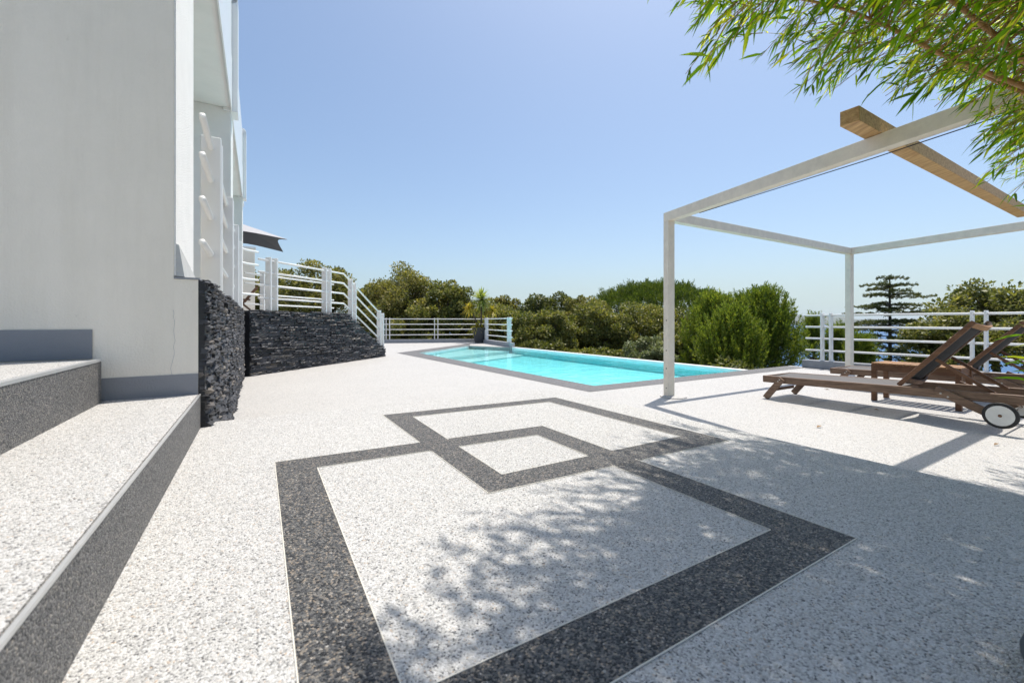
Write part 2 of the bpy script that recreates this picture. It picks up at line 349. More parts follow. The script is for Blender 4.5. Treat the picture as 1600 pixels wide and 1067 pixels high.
def lerp(a, b_, t): return (a[0] + (b_[0] - a[0]) * t, a[1] + (b_[1] - a[1]) * t)
pat = MB(); trim = MB()
def ring(outer, inner, z):
    n = len(outer)
    for i in range(n):
        j = (i + 1) % n
        poly = [outer[i], outer[j], inner[j], inner[i]]
        pat.add([W(p[0], p[1], z) for p in poly], [(0, 1, 2, 3)])
def strip(p, q, z): trim.bar(W(*p, z), W(*q, z), .0024, .0016)
S1o = [(.050, .466), (1.279, .460), (1.266, 1.80), (.055, 1.863)]; S1i = [(.182, .600), (1.140, .594), (1.142, 1.668), (.188, 1.713)]
S2o = [(.622, 1.178), (1.835, 1.138), (1.822, 2.43), (.619, 2.485)]; S2i = [(.740, 1.300), (1.705, 1.300), (1.685, 2.316), (.756, 2.354)]
ring(S1o, S1i, PZ + .0011); ring(S2o, S2i, PZ + .0016)
def inside(p, q):
    return all((q[(i + 1) % 4][0] - q[i][0]) * (p[1] - q[i][1]) - (q[(i + 1) % 4][1] - q[i][1]) * (p[0] - q[i][0]) > 0 for i in range(4))
for ring_, oo, oi in ((S1o, S2o, S2i), (S1i, S2o, S2i), (S2o, S1o, S1i), (S2i, S1o, S1i)):
    for i in range(4):
        a, c = ring_[i], ring_[(i + 1) % 4]; run = None
        for k in range(61):
            p = lerp(a, c, k / 60); hid = k == 60 or (inside(p, oo) and not inside(p, oi))
            if not hid and run is None: run = p
            if hid and run is not None: strip(run, p, PZ + .0013); run = None
pat.build('dark_paving', M['dark_gravel']); tag(bpy.data.objects['dark_paving'], kind='structure')
trim.build('paving_trim', M['resin']); tag(bpy.data.objects['paving_trim'], kind='structure')

# the hillside falls from the garden to the sea
NX = 90
xs = np.concatenate([np.linspace(-420, -130, 30), np.linspace(-120, 160, 71), np.linspace(170, 1300, 80)]); ys = np.concatenate([np.linspace(-60, 60, 49), np.linspace(66, 1400, 90)])
X, Y = np.meshgrid(xs, ys); u_ = X * AX + Y * AY; v_ = -X * AY + Y * AX
d = np.maximum(u_ - 9.5, 0) * .095
d = d + np.maximum(v_ - 21, 0) * .03
Zt = -1.3 - d + .35 * np.sin(X * .31 + 1) * np.cos(Y * .27)
Zt = np.maximum(Zt, -63)
n0, n1 = X.shape; idx = np.arange(n0 * n1).reshape(n0, n1)
q = np.stack([idx[:-1, :-1], idx[:-1, 1:], idx[1:, 1:], idx[1:, :-1]], -1).reshape(-1, 4)
o = np_mesh('hillside', np.stack([X, Y, Zt], -1).reshape(-1, 3), q, M['land']); tag(o, kind='structure')
SEAZ = -60
b = MB(); b.add([(-30000, -2000, SEAZ), (30000, -2000, SEAZ), (30000, 40000, SEAZ), (-30000, 40000, SEAZ)], [(0, 1, 2, 3)]); o = b.build('sea', M['sea']); tag(o, kind='structure')
# far coast across the bay
hx = np.linspace(2500, 12500, 120); hd = 9000
prof = 50 + 205 * np.exp(-((hx - 5900) / 900) ** 2) + 120 * np.exp(-((hx - 7300) / 700) ** 2) + 70 * np.exp(-((hx - 9000) / 1500) ** 2) + 18 * np.sin(hx / 170) + 9 * np.sin(hx / 61)
prof *= np.clip((hx - 2600) / 2000, 0, 1)
vs = []; rows = 7
for r_ in range(rows):
    t = r_ / (rows - 1); h = math.sin(t * math.pi)
    for i, x in enumerate(hx): vs.append((x, hd + t * 2400 + 60 * math.sin(x / 300 + r_), SEAZ - 4 + prof[i] * h * (1 + .12 * math.sin(x / 90 + r_ * 2))))
vs = np.array(vs); idx = np.arange(rows * len(hx)).reshape(rows, -1)
q = np.stack([idx[:-1, :-1], idx[:-1, 1:], idx[1:, 1:], idx[1:, :-1]], -1).reshape(-1, 4)
o = np_mesh('hills', vs, q, M['hill']); tag(o, kind='structure')

# ------------------------------------------------------------------ entrance steps and house
st = thing('entrance_steps', W(-.8, 1.0, PZ), 'two white gravel steps with dark pebble risers climbing to the white wall', 'steps')
T1, T2 = 1 - .368, 1 - .17
b = MB(); b.buv(-.615, -.262, -3, 2.668, PZ + .001, T1); b.build('tread', M['white_gravel'], st)
b = MB(); b.buv(-2.8, -.622, -3, 2.60, PZ + .001, T2); b.build('tread', M['white_gravel'], st)
b = MB(); b.buv(-.262, -.252, -3, 2.668, PZ + .001, T1 - .004); b.build('riser', M['riser_gravel'], st)
b = MB(); b.buv(-.622, -.612, -3, 2.60, T1 - .01, T2 - .006); b.buv(-.98, -.612, 2.6005, 2.612, T1 - .01, T2 - .004); b.build('riser', M['riser_gravel'], st)
b = MB(); b.buv(-.257, -.2505, -3, 2.667, T1 - .005, T1 + .002); b.build('nosing', M['trim'], st)
b = MB(); b.buv(-.632, -.610, -3, 2.613, T2 - .009, T2 + .002); b.build('nosing', M['trim'], st)

WV = 2.67; TW = 1.22                    # front of the camera-facing wall; top of the stone walls and terrace
house = thing('house', W(-2.2, 6, PZ), 'white rendered two storey house with projecting piers on the left', 'house')
b = MB(); b.buv(-9, -.36, WV, 3.34, PZ - .4, 6.4); b.build('wall', M['render'], house)
b = MB(); b.buv(-.3595, -.352, WV + .004, 3.338, TW + .01, 6.39); b.build('pier_face', M['rough_render'], house)
b = MB()
b.buv(-9, -1.02, 3.341, 14.2, TW - .2, 6.0); b.build('wall', M['recess'], house)
b = MB(); b.buv(-1.0, -.655, WV - .004, WV + .001, T1, T1 + .105); b.buv(-.655, -.262, WV - .004, WV + .001, T1, T1 + .105); b.build('skirting', M['grey_skirt'], house)
b = MB(); b.buv(-2.35, -.655, WV - .006, WV - .0045, T2, T2 + .135); b.build('skirting', M['grey_skirt'], house)
b = MB(); b.buv(-2.40, -2.351, WV - .03, WV - .001, T2, T2 + 2.1); b.build('door_frame', M['pot'], house)
for v0, v1 in ((7.85, 8.45), (13.2, 13.8)):
    b = MB(); b.buv(-1.019, -.36, v0, v1, TW, 4.299); b.build('pier', M['recess'], house, bevel=.01)
    b = MB(); b.buv(-.46, -.27, v0 - .03, v0 + .30, 4.25, 6.0)
    c = W(-.365, v0 + .135, 6.0); b.lathe(Vector(c) - VD * .165, [(.095, 0), (.095, .33)], 20, VD, UD); b.build('fin', M['white_paint'], house, bevel=.006)
b = MB(); b.buv(-1.019, -.361, 3.341, 14.2, 4.3, 4.55); b.build('slab', M['recess'], house)
b = MB(); b.buv(-.36, -.345, 3.345, 14.2, 4.26, 5.05); b.build('fascia', M['white_paint'], house)
b = MB(); b.buv(-.50, -.352, 3.345, 14.2, 5.07, 5.95); b.build('parapet', M['white_paint'], house)
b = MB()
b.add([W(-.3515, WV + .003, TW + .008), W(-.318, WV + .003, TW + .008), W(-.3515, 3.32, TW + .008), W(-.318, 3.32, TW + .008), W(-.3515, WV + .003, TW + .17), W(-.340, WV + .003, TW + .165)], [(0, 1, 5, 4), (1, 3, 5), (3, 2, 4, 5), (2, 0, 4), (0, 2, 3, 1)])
b.build('grey_wedge', M['wedge_grey'], house)  # thin grey wedge low on the pier face, tapering towards the back
b = MB(); zz = TW - .16; uu = -.362
for k in range(26):
    z2 = zz - rng.uniform(.008, .022); u2 = uu + rng.uniform(-.004, .0035)
    b.add([W(uu - .0005, WV - .0008, zz), W(uu + .0005, WV - .0008, zz), W(u2 + .0005, WV - .0008, z2), W(u2 - .0005, WV - .0008, z2)], [(0, 1, 2, 3)]); zz, uu = z2, u2
b.build('hairline_crack', M['curb'], house)
for v0, v1 in ((3.9, 7.2), (9.2, 12.6)):
    b = MB(); b.buv(-1.02, -1.0, v0, v1, TW + .02, 3.5); f = b.build('window', M['white_paint'], house)
    b = MB(); b.buv(-1.0, -.994, v0 + .08, (v0 + v1) / 2 - .04, TW + .1, 3.42); b.buv(-1.0, -.994, (v0 + v1) / 2 + .04, v1 - .08, TW + .1, 3.42); b.build('pane', M['glass'], f)

# terrace behind the stone walls
DU, DV = .7071, .7071                    # the stair wall runs diagonally
C0 = (-.135, 9.13); FL = 2.9; EL = 4.62
def dg(t, s=0.0): return (C0[0] + DU * t - DV * s, C0[1] + DV * t + DU * s)
b = MB(); b.prism(uvp([(-1.02, WV + .3), (-.40, WV + .68), (-.40, 9.05), dg(0, .12), dg(FL, .12), dg(FL, 2.3), (1.2, 15.5), (1.5, 20), (-7, 22), (-7, 14.3), (-1.0, 14.3)]), .02, TW - .02)
o = b.build('terrace', M['fine_white_gravel']); tag(o, kind='structure')
sc = thing('staircase', W(*dg(3.7, 1.2), 0), 'white stair flight behind the sloping dark stone wall', 'staircase')
for i in range(5):
    b = MB(); h = TW - (i + 1) * TW / 6
    b.prism(uvp([dg(FL + .30 * i + .001, .13), dg(FL + .30 * (i + 1), .13), dg(FL + .30 * (i + 1), 2.25), dg(FL + .30 * i + .001, 2.25)]), .01, h); b.build('step', M['fine_white_gravel'], sc)

# ------------------------------------------------------------------ stacked slate walls
def ledgestone(mb, P0, D, N, L, ztop, row=(.018, .040), ln=(.06, .24), prot=(.0, .03), r=random, tilt=.0):
    """stones on a vertical face: P0 start, D along, N outward; ztop(s) gives the top"""
    P0, D, N = Vector(P0), Vector(D), Vector(N); z = 0.0
    while z < 1.4:
        h = r.uniform(*row); s = -r.uniform(0, .2)
        while s < L:
            l_ = r.uniform(*ln); s0, s1 = max(s, 0), min(s + l_, L); s += l_
            if s1 - s0 < .015: continue
            zt = min(z + h, ztop((s0 + s1) / 2) + r.uniform(-.012, .012))
            if zt - z < .01: continue
            p = r.uniform(*prot)
            if r.random() < .10: p += .012
            g = .0025; k = max(2, int((s1 - s0) / .05) + 1); vs = []
            for iz in range(3):
                zz = z + g + (zt - z - 2 * g) * iz / 2
                for i in range(k + 1):
                    ss = s0 + g + (s1 - s0 - 2 * g) * i / k
                    edge = (iz in (0, 2)) or (i in (0, k))
                    pr = p + r.uniform(-.016, .013) - (.014 if edge else 0)
                    vs.append(P0 + D * (ss + r.uniform(-.006, .006)) + N * max(pr, -.01) + ZD * (zz + r.uniform(-.006, .006)))
            nf = len(vs)
            for iz in (0, 2):
                for i in range(k + 1):
                    ss = s0 + g + (s1 - s0 - 2 * g) * i / k
                    vs.append(P0 + D * ss + N * -.03 + ZD * (z + g + (zt - z - 2 * g) * iz / 2))
            K = k + 1; fs = []
            for iz in range(2):
                for i in range(k): fs.append((iz * K + i, iz * K + i + 1, (iz + 1) * K + i + 1, (iz + 1) * K + i))
            for i in range(k):
                fs.append((nf + i, nf + i + 1, i + 1, i)); fs.append((2 * K + i, 2 * K + i + 1, nf + K + i + 1, nf + K + i))
            fs.append((0, K, 2 * K, nf + K, nf)); fs.append((K - 1, nf + K - 1, nf + 2 * K - 1, 3 * K - 1, 2 * K - 1))
            mb.add(vs, fs)
        z += h
w1 = thing('stone_wall', W(-.3, 6, 0), 'long low wall of jagged dark slate running away beside the white house', 'stone wall')
b = MB(); b.buv(-.40, -.262, WV, 9.05, 0, TW - .006); b.build('core', M['render'], w1)
b = MB(); b.buv(-.358, -.255, WV - .006, 9.06, TW - .005, TW + .004); b.build('capping', M['curb'], w1)
rr_ = random.Random(3)
b = MB(); b.buv(-.262, -.235, WV + .002, 9.2, 0, TW - .02); b.build('backing', M['black'], w1)
b = MB(); ledgestone(b, W(-.232, WV, 0), VD, UD, 6.55, lambda s: TW + .005, prot=(.0, .030), r=rr_); b.build('cladding', M['slate'], w1)
w2 = thing('stone_wall', W(*dg(2.3), 0), 'dark slate wall whose top slopes down beside the stairs', 'stone wall')
nrm = Vector(W(DV, -DU, 0)); dvec = Vector(W(DU, DV, 0))
def wtop(s): return TW if s < FL else TW - (s - FL) * 1.0 / (EL - FL)
b = MB(); poly = uvp([dg(0, 0), dg(FL, 0), dg(EL, 0), dg(EL, .22), dg(FL, .22), dg(0, .22)]); 
b.prism(poly, 0, [TW - .01, TW - .01, .21, .21, TW - .01, TW - .01] if True else 0); b.build('core', M['pot'], w2)
b = MB(); ledgestone(b, Vector(W(*dg(0), 0)) + nrm * .01, dvec, nrm, EL + .04, wtop, row=(.028, .055), ln=(.10, .38), prot=(-.005, .035), r=rr_)
ledgestone(b, Vector(W(*dg(EL + .01), 0)), Vector(W(-DV, DU, 0)), dvec, .24, lambda s: .21, r=rr_); b.build('cladding', M['slate'], w2)

# ------------------------------------------------------------------ railings
def polyline_at(path, dist):
    for a, c in zip(path[:-1], path[1:]):
        a, c = Vector(a), Vector(c); L = (c - a).length
        if dist <= L: return a + (c - a) * dist / L, (c - a).normalized()
        dist -= L
    return c, (c - a).normalized()
def railing(name, label, path, heights, posts, top, loc, rail_r=.021, wide=.13, group=None, base=0.0, thick=.035):
    t = thing(name, loc, label, 'railing', group)
    for h in heights:
        b = MB(); b.tube([Vector(p) + ZD * h for p in path], rail_r, 12); b.build('rail', M['white_paint'], t, smooth=True)
    for s in posts:
        p, dr = polyline_at(path, s); hd_ = Vector((dr.x, dr.y, 0)).normalized(); ac = Vector((-hd_.y, hd_.x, 0))
        for k in (-1, 1):
            q = p + hd_ * .08 * k + Vector((0, 0, dr.z)) * (.08 * k)
            b = MB(); b.box(q + ZD * (base + top) / 2, hd_ * thick / 2, ac * wide / 2, ZD * (top - base) / 2); b.build('post', M['white_paint'], t, bevel=.008)
    return t
RH = (.24, .49, .745, .985)
railing('railing', 'white tube railing with flat posts standing on the jagged slate wall by the house', [W(-.31, 3.37, TW), W(-.31, 9.0, TW), W(*dg(.05, .11), TW), W(*dg(.3, .11), TW)],
        (.295, .575, .86, 1.11), [.68, 2.5, 4.1, 5.6], 1.20, W(-.31, 6, TW))
railing('railing', 'white railing bending down the stairs on top of the sloping slate wall', [W(*dg(.31, .11), TW), W(*dg(FL, .11), TW), W(*dg(EL + .02, .11), TW - 1.0)],
        RH, [.32, 1.95, 3.0, 4.55], 1.05, W(*dg(2.2, .11), TW))
railing('railing', 'white railing on the far side of the stairs seen behind the nearer one', [W(*dg(2.0, 2.2), TW - .02), W(*dg(5.3, 2.2), TW - .02)],
        RH, [.60, 2.95], 1.05, W(*dg(3.5, 2.2), TW))
DH = (.385, .64, .89, 1.14)
# back of the pool deck
BK = [W(5.03, 20.25, 0), W(9.40, 18.70, 0), W(8.62, 14.32, 0)]
lb = (Vector(BK[1]) - Vector(BK[0])).length
rb = railing('railing', 'white railing on a grey kerb behind the pool and potted palm', BK, DH, [.25, 2.5, lb + 1.05, lb + 4.1], 1.19, W(7.2, 19.5, 0), base=.12)
b = MB()
for p, q in zip(BK[:-1], BK[1:]): b.bar(Vector(p) + ZD * .085, Vector(q) + ZD * .085, .2, .17)
b.build('kerb', M['curb'], rb)
# right of the loungers
RT = [W(10.38, 4.66, 0), W(10.38, -5, 0)]
rt = railing('railing', 'white railing on a grey kerb behind the sun loungers', RT, DH, [.40, 2.62, 4.8, 7.0], 1.19, W(10.38, 2, 0), base=.15)
b = MB(); b.buv(10.28, 10.48, -5, 4.69, .002, .17); b.build('kerb', M['curb'], rt, bevel=.01)

# ------------------------------------------------------------------ pool
pool = thing('swimming_pool', W(6.5, 9, 0), 'turquoise infinity pool with grey pebble coping', 'swimming pool')
pw = [(4.5, 5.0), (8.6, 5.0), (8.6, 14.3), (8.45, 14.3), (7.63, 16.2), (4.42, 13.2)]
DEP = -.28
b = MB(); P_ = uvp(pw); n = len(P_)
b.sheet(P_, DEP)
for i in range(n):
    j = (i + 1) % n
    b.add([(*P_[i], DEP), (*P_[j], DEP), (*P_[j], -.056), (*P_[i], -.056)], [(0, 3, 2, 1)])
b.build('basin', M['basin'], pool)
b = MB(); b.prism(uvp([(4.43, 12.2), (8.44, 14.28), (7.6, 16.17), (4.43, 13.18)]), DEP + .01, -.14); b.prism(uvp([(4.43, 11.2), (8.5, 13.3), (8.5, 14.28), (4.43, 12.19)]), DEP + .01, -.24)
b.build('pool_steps', M['basin_white'], pool)
b = MB()
for i in range(n):
    j = (i + 1) % n
    b.add([(*P_[i], -.056), (*P_[j], -.056), (*P_[j], -.001), (*P_[i], -.001)], [(0, 3, 2, 1)])
b.build('waterline_band', M['white_paint'], pool)
b = MB(); b.buv(8.602, 8.78, 5.02, 14.3, -1.6, .004); b.build('overflow_edge', M['white_paint'], pool, bevel=.006)
cp = [[(4.06, 4.60), (10.28, 4.60), (10.28, 5.0), (8.6, 5.0), (4.5, 5.0)], [(4.06, 4.60), (4.5, 5.0), (4.42, 13.2), (3.83, 13.57)], [(3.83, 13.57), (4.42, 13.2), (7.63, 16.2), (8.0, 16.9), (8.4, 17.75)]]
b = MB()
for p in cp: b.sheet(uvp(p), .004)
b.build('coping', M['coping_gravel'], pool)
b = MB(); b.sheet(uvp(pw), -.05); o = b.build('pool_water', M['water']); tag(o, kind='structure')

# ------------------------------------------------------------------ pergola and beam
P1, P2 = Vector((2.10, 5.65, 0)), Vector((6.71, 8.4, 0)); pd = Vector((.340, -1, 0)).normalized(); fd = (P2 - P1).normalized()
P3 = P1 + pd * 4.9; P4 = P2 + pd * 4.9
pg = thing('pergola', tuple(P1), 'off white square steel pergola frame over the sun loungers', 'pergola')
BH = 2.34
for p, ax in ((P1, pd), (P2, pd), (P3, pd), (P4, pd)):
    b = MB(); ay = Vector((-ax.y, ax.x, 0)); b.box(p + ZD * (BH / 2), ax * .05, ay * .05, ZD * (BH / 2 - .001)); b.build('post', M['pergola'], pg, bevel=.004)
for zz in (.12, .38, .62, 1.02):
    b = MB(); b.lathe(P1 - Vector((-pd.y, pd.x, 0)) * .0505 * (-1) * -1 + ZD * zz + pd * .01, [(.002, -.004), (.008, -.003), (.008, .001), (.002, .003)], 10, Vector((-pd.y, pd.x, 0)), ZD); b.build('bolt', M['black'], pg)
for p in (P1, P2):
    b = MB(); b.box(p + ZD * .006, pd * .085, Vector((-pd.y, pd.x, 0)) * .085, ZD * .004); b.build('base_plate', M['pergola'], pg, bevel=.002)
def beam(p, q, name='beam'):
    b = MB(); b.bar(p + ZD * (BH + .06), q + ZD * (BH + .06), .10, .12); return b.build(name, M['pergola'], pg, bevel=.004)
beam(P1 - pd * .05, P3 + pd * .05); beam(P2 - pd * .05, P4 + pd * .05)
beam(P1 + fd * .056, P2 - fd * .056); beam(P3 + fd * .056, P4 - fd * .056)
b = MB(); off = Vector((-pd.y, pd.x, 0)) * .045
b.tube([P1 + pd * .5 + off + ZD * (BH - .002), P1 + pd * 2.4 + off + ZD * (BH - .022), P3 + off + ZD * (BH - .002)], .004, 6); b.build('cable', M['black'], pg)
mound = MB()
mound.lathe(tuple(P1 + Vector((.05, -.02, 0))), [(.17, .001), (.14, .012), (.09, .02), (.01, .024)], 20); o = mound.build('mortar_mound', M['fine_white_gravel'], pg, smooth=True)
b = MB(); e0 = Vector((2.46, 3.17, BH + .123)); ad = Vector((.859, .512, 0)); bd = Vector((-.512, .859, 0))
wb0 = e0 - bd * .06
b.box(wb0 + ad * 2.7 + ZD * .055, ad * 2.7, bd * .06, ZD * .055)
o = b.build('wooden_beam', M['beam_wood'], bevel=.004); tag(o, 'brown timber beam lying across the top of the white pergola', 'beam')

# ------------------------------------------------------------------ sun loungers and table
def lounger(loc, tilt, label):
    t = thing('sun_lounger', loc, label, 'sun lounger', 'wooden sun loungers under the pergola', rot=(tilt, 0, math.atan2(AY, AX)), local=True)
    # local: x across (0..0.68), y along (0 foot .. -2.2 head), z up
    g, br = M['grey_wood'], M['brown_wood']
    for x in (.02, .66):
        so_ = -.034 if x < .3 else .034
        b = MB(); b.box((x, -1.15, .255), (.018, 0, 0), (0, 1.15, 0), (0, 0, .043)); b.build('side_rail', g, t, bevel=.008)
        b = MB(); b.bar((x + so_, -.25, .275), (x + so_, -.04, .010), .028, .075, (0, 1, 1)); b.build('leg', g, t, bevel=.004)
        b = MB(); b.bar((x + so_, -1.66, .295), (x + so_, -2.07, .085), .03, .075, (0, 1, 1)); b.build('leg', g, t, bevel=.004)
    b = MB(); nu, nv = 8, 14
    b.add([(.038 + .604 * i / nu, -.03 - 1.33 * j / nv, .293 - .012 * math.sin(math.pi * i / nu)) for j in range(nv + 1) for i in range(nu + 1)],
          [(j * (nu + 1) + i, (j + 1) * (nu + 1) + i, (j + 1) * (nu + 1) + i + 1, j * (nu + 1) + i + 1) for j in range(nv) for i in range(nu)])
    b.build('seat_sling', M['seat_mesh'], t, smooth=True)
    for yy in (-.48, -.92, -1.34):
        b = MB(); b.box((.34, yy, .245), (.30, 0, 0), (0, .02, 0), (0, 0, .012)); b.build('crossbar', g, t)
    b = MB(); b.box((.34, -.075, .11), (.28, 0, 0), (0, .012, 0), (0, 0, .018)); b.build('stretcher', br, t, bevel=.003)
    b = MB(); b.box((.34, -2.00, .115), (.28, 0, 0), (0, .016, 0), (0, 0, .02)); b.build('stretcher', M['orange_wood'], t, bevel=.003)
    b = MB(); b.box((.34, -2.285, .255), (.302, 0, 0), (0, .014, 0), (0, 0, .04)); b.build('end_rail', g, t, bevel=.003)
    b = MB(); b.box((.34, -.012, .255), (.302, 0, 0), (0, .012, 0), (0, 0, .04)); b.build('end_rail', g, t, bevel=.003)
    # backrest
    y0, z0 = -1.36, .30; L = .86; an = R(49); dy, dz = -math.cos(an), math.sin(an); nz = Vector((0, dz, -dy)) * 1
    back = MB(); 
    def bp(x, s, o=0): return Vector((x, y0 + dy * s + nz.y * o, z0 + dz * s + nz.z * o))
    bk = None
    for k, x in enumerate((.065, .615)):
        b = MB(); b.box(bp(x, L / 2), (.017, 0, 0), Vector((0, dy, dz)) * L / 2, nz * .021)
        o = b.build('back_frame' , br if k == 0 else g, t, bevel=.008)
    # sling, sagging between the frames
    b = MB(); nu, nv = 10, 12; vs = []
    for j in range(nv + 1):
        for i in range(nu + 1):
            x = .083 + .514 * i / nu; sag = -.055 * math.sin(math.pi * i / nu)
            vs.append(bp(x, .03 + (L - .06) * j / nv, .015 + sag))
    fs = [(j * (nu + 1) + i, j * (nu + 1) + i + 1, (j + 1) * (nu + 1) + i + 1, (j + 1) * (nu + 1) + i) for j in range(nv) for i in range(nu)]
    b.add(vs, fs); o = b.build('sling', M['mesh'], t, smooth=True); m_ = o.modifiers.new('thick', 'SOLIDIFY'); m_.thickness = .004
    for s_, nm, mt in ((L - .03, 'head_crossbar', br), (.09, 'lower_crossbar', br)):
        b = MB(); pts = [bp(.083 + .514 * i / 10, s_, -.012 - .055 * math.sin(math.pi * i / 10)) for i in range(11)]
        for p, q in zip(pts[:-1], pts[1:]): b.bar(p, q + (q - p) * .06, .05, .02, nz)
        b.build(nm, M['orange_wood'] if s_ > .5 else br, t)
    for x in (.10, .58):
        b = MB(); b.bar(bp(x, .40, -.03), (x, -2.03, .285), .02, .03); b.build('prop', br, t, bevel=.002)
    # wheels
    for x in (-.052, .732):
        w = MB(); w.lathe((x - .016, -2.085, .112), [(.082, .0), (.112, .004), (.115, .016), (.112, .028), (.082, .032)], 40, (1, 0, 0), (0, 1, 0)); wo_ = w.build('wheel', M['black'], t, smooth=False)
        d_ = MB(); d_.lathe((x - .019, -2.085, .112), [(.088, .0), (.088, .038)], 40, (1, 0, 0), (0, 1, 0))
        for k in range(6):
            a = k * math.pi / 3; c = Vector((x, -2.085 + .052 * math.cos(a), .112 + .052 * math.sin(a))); e = Vector((0, math.cos(a), math.sin(a)))
            d_.box(c, (.021, 0, 0), e * .03, Vector((0, -e.z, e.y)) * .003)
        d_.build('disc', M['white_plastic'], wo_)
        h_ = MB(); h_.lathe((x - .024, -2.085, .112), [(.006, 0), (.013, .004), (.013, .044), (.006, .048)], 16, (1, 0, 0), (0, 1, 0)); h_.build('hub', br, wo_)
    b = MB(); b.tube([(-.05, -2.085, .112), (.73, -2.085, .112)], .008, 8); b.build('axle', M['steel'], t)
    for x in (-.029, .709):
        for (yy, zz) in ((-.205, .240), (-.225, .262), (-1.70, .262), (-1.75, .235)):
            b = MB(); b.lathe((x - .004, yy, zz), [(.002, 0), (.009, .002), (.009, .006), (.002, .008)], 10, (1, 0, 0), (0, 1, 0)); b.build('bolt', M['steel'], t)
    return t
l1 = lounger(W(5.69, 3.06, 0), R(-1.6), 'nearer weathered wooden sun lounger with raised black sling back and white wheels')
l2 = copy_tree(l1); l2.location = W(7.50, 3.03, 0); l2['label'] = 'farther wooden sun lounger behind the small table, its back at the photo edge'
t = thing('side_table', W(6.72, 1.45, 0), 'small reddish brown slatted wooden table between the two sun loungers', 'table', rot=(0, 0, math.atan2(AY, AX)), local=True)
b = MB()
for i in range(13): b.box((.215, .035 + i * .0625, .475), (.225, 0, 0), (0, .026, 0), (0, 0, .009))
b.build('tabletop', M['orange_wood'], t, bevel=.003)
b = MB()
for x in (.012, .418): b.box((x, .41, .425), (.011, 0, 0), (0, .36, 0), (0, 0, .04))
for y in (.03, .79): b.box((.215, y, .425), (.17, 0, 0), (0, .011, 0), (0, 0, .04))
b.build('apron', M['brown_wood'], t, bevel=.002)
for x in (.025, .405):
    for y in (.03, .79):
        b = MB(); b.box((x, y, .2325), (.026, 0, 0), (0, .026, 0), (0, 0, .2315)); b.build('leg', M['brown_wood'], t, bevel=.004)

# ------------------------------------------------------------------ parasol, column, deck chair at the house end
pr = thing('parasol', W(-.95, 15.6, TW - .02), 'dark grey square parasol showing past the corner of the house', 'parasol')
c0 = Vector(W(-.52, 15.1, 0)); zt, zr, h = 3.98, 3.45, 1.25
cn = [c0 + UD * h * sx * 1.0 + VD * h * sy for sx, sy in ((1, -1), (1, 1), (-1, 1), (-1, -1))]
b = MB(); ns = 10; vs = []; fs = []
for k in range(4):
    a, c = cn[k], cn[(k + 1) % 4]
    for i in range(ns):
        def edge(t): 
            m_ = a.lerp(c, t); bow = .16 * math.sin(math.pi * t); return m_.lerp(c0, bow) + ZD * (zr + .16 * math.sin(math.pi * t) - .06 + .0)
        p, q = edge(i / ns), edge((i + 1) / ns); nn = len(vs); vs += [p, q, c0 + ZD * zt]; fs.append((nn, nn + 1, nn + 2))
b.add(vs, fs); b.build('canopy', M['parasol_top'], pr)
lin = MB(); lin.add([Vector(p) - ZD * .012 for p in vs], [f[::-1] for f in fs]); lin.build('underside', M['parasol_under'], pr)  # second layer just below the canopy, coloured darker than its top
b = MB(); b.tube([tuple(c0 + ZD * (TW - .02)), tuple(c0 + ZD * zt)], .03, 12); b.build('pole', M['pot'], pr)
b = MB(); b.box(c0 + ZD * (TW + .03), UD * .35, VD * .35, ZD * .045); b.build('base', M['pot'], pr, bevel=.01)
cl = thing('column', W(-.3, 17.4, TW - .02), 'pale grey square column beyond the house under the parasol', 'column')
b = MB(); b.buv(-.75, -.10, 17.3, 17.55, TW - .02, 3.55); b.build('shaft', M['render'], cl, bevel=.01)
b = MB(); b.buv(-.78, -.07, 17.27, 17.58, 3.552, 3.62); b.build('cap', M['white_paint'], cl)
dc = thing('deck_chair', W(-.35, 14.6, TW - .02), 'brown wooden folding chair half hidden at the house corner', 'chair')
for s in (0, .5):
    b = MB(); b.bar(W(-.62, 14.45 + s, TW), W(-.02, 14.45 + s, TW + .82), .03, .05); b.build('back_leg', M['brown_wood'], dc)
    b = MB(); b.bar(W(-.05, 14.49 + s, TW), W(-.55, 14.49 + s, TW + .45), .03, .05); b.build('front_leg', M['brown_wood'], dc)
b = MB(); b.buv(-.62, -.2, 14.46, 14.94, TW + .42, TW + .45); b.build('seat', M['brown_wood'], dc)

# ------------------------------------------------------------------ vegetation generators
def unit(v): return v / np.maximum(np.linalg.norm(v, axis=-1, keepdims=True), 1e-9)
def leaves(pos, direction, length, width, normal_bias=None, fold=.0, g=rng):
    """one 4-corner leaf per position, pointing along direction"""
    n = len(pos); d = unit(direction); r = unit(g.normal(size=(n, 3)))
    if normal_bias is not None: r = unit(r * .75 + normal_bias)
    s = unit(np.cross(r, d)); L = np.asarray(length).reshape(-1, 1); Wd = np.asarray(width).reshape(-1, 1)
    v = np.stack([pos, pos + d * L * .45 + s * Wd * .5, pos + d * L, pos + d * L * .45 - s * Wd * .5], 1).reshape(-1, 3)
    q = np.arange(4 * n).reshape(n, 4); return v, q
def px_tree(p0, p1, yt, yb, Z):
    cx = ((p0 + p1) / 2 - 800) / 660 * Z; rx = (p1 - p0) / 2 / 660 * Z; zt = 1 + (503 - yt) / 660 * Z; zb = 1 + (503 - yb) / 660 * Z
    return cx, Z, rx, zt, zb
def ground_z(x, y):
    u = x * AX + y * AY; v = -x * AY + y * AX
    return max(-1.3 - max(u - 9.5, 0) * .095 - max(v - 21, 0) * .03 + .35 * math.sin(x * .31 + 1) * math.cos(y * .27), -63)
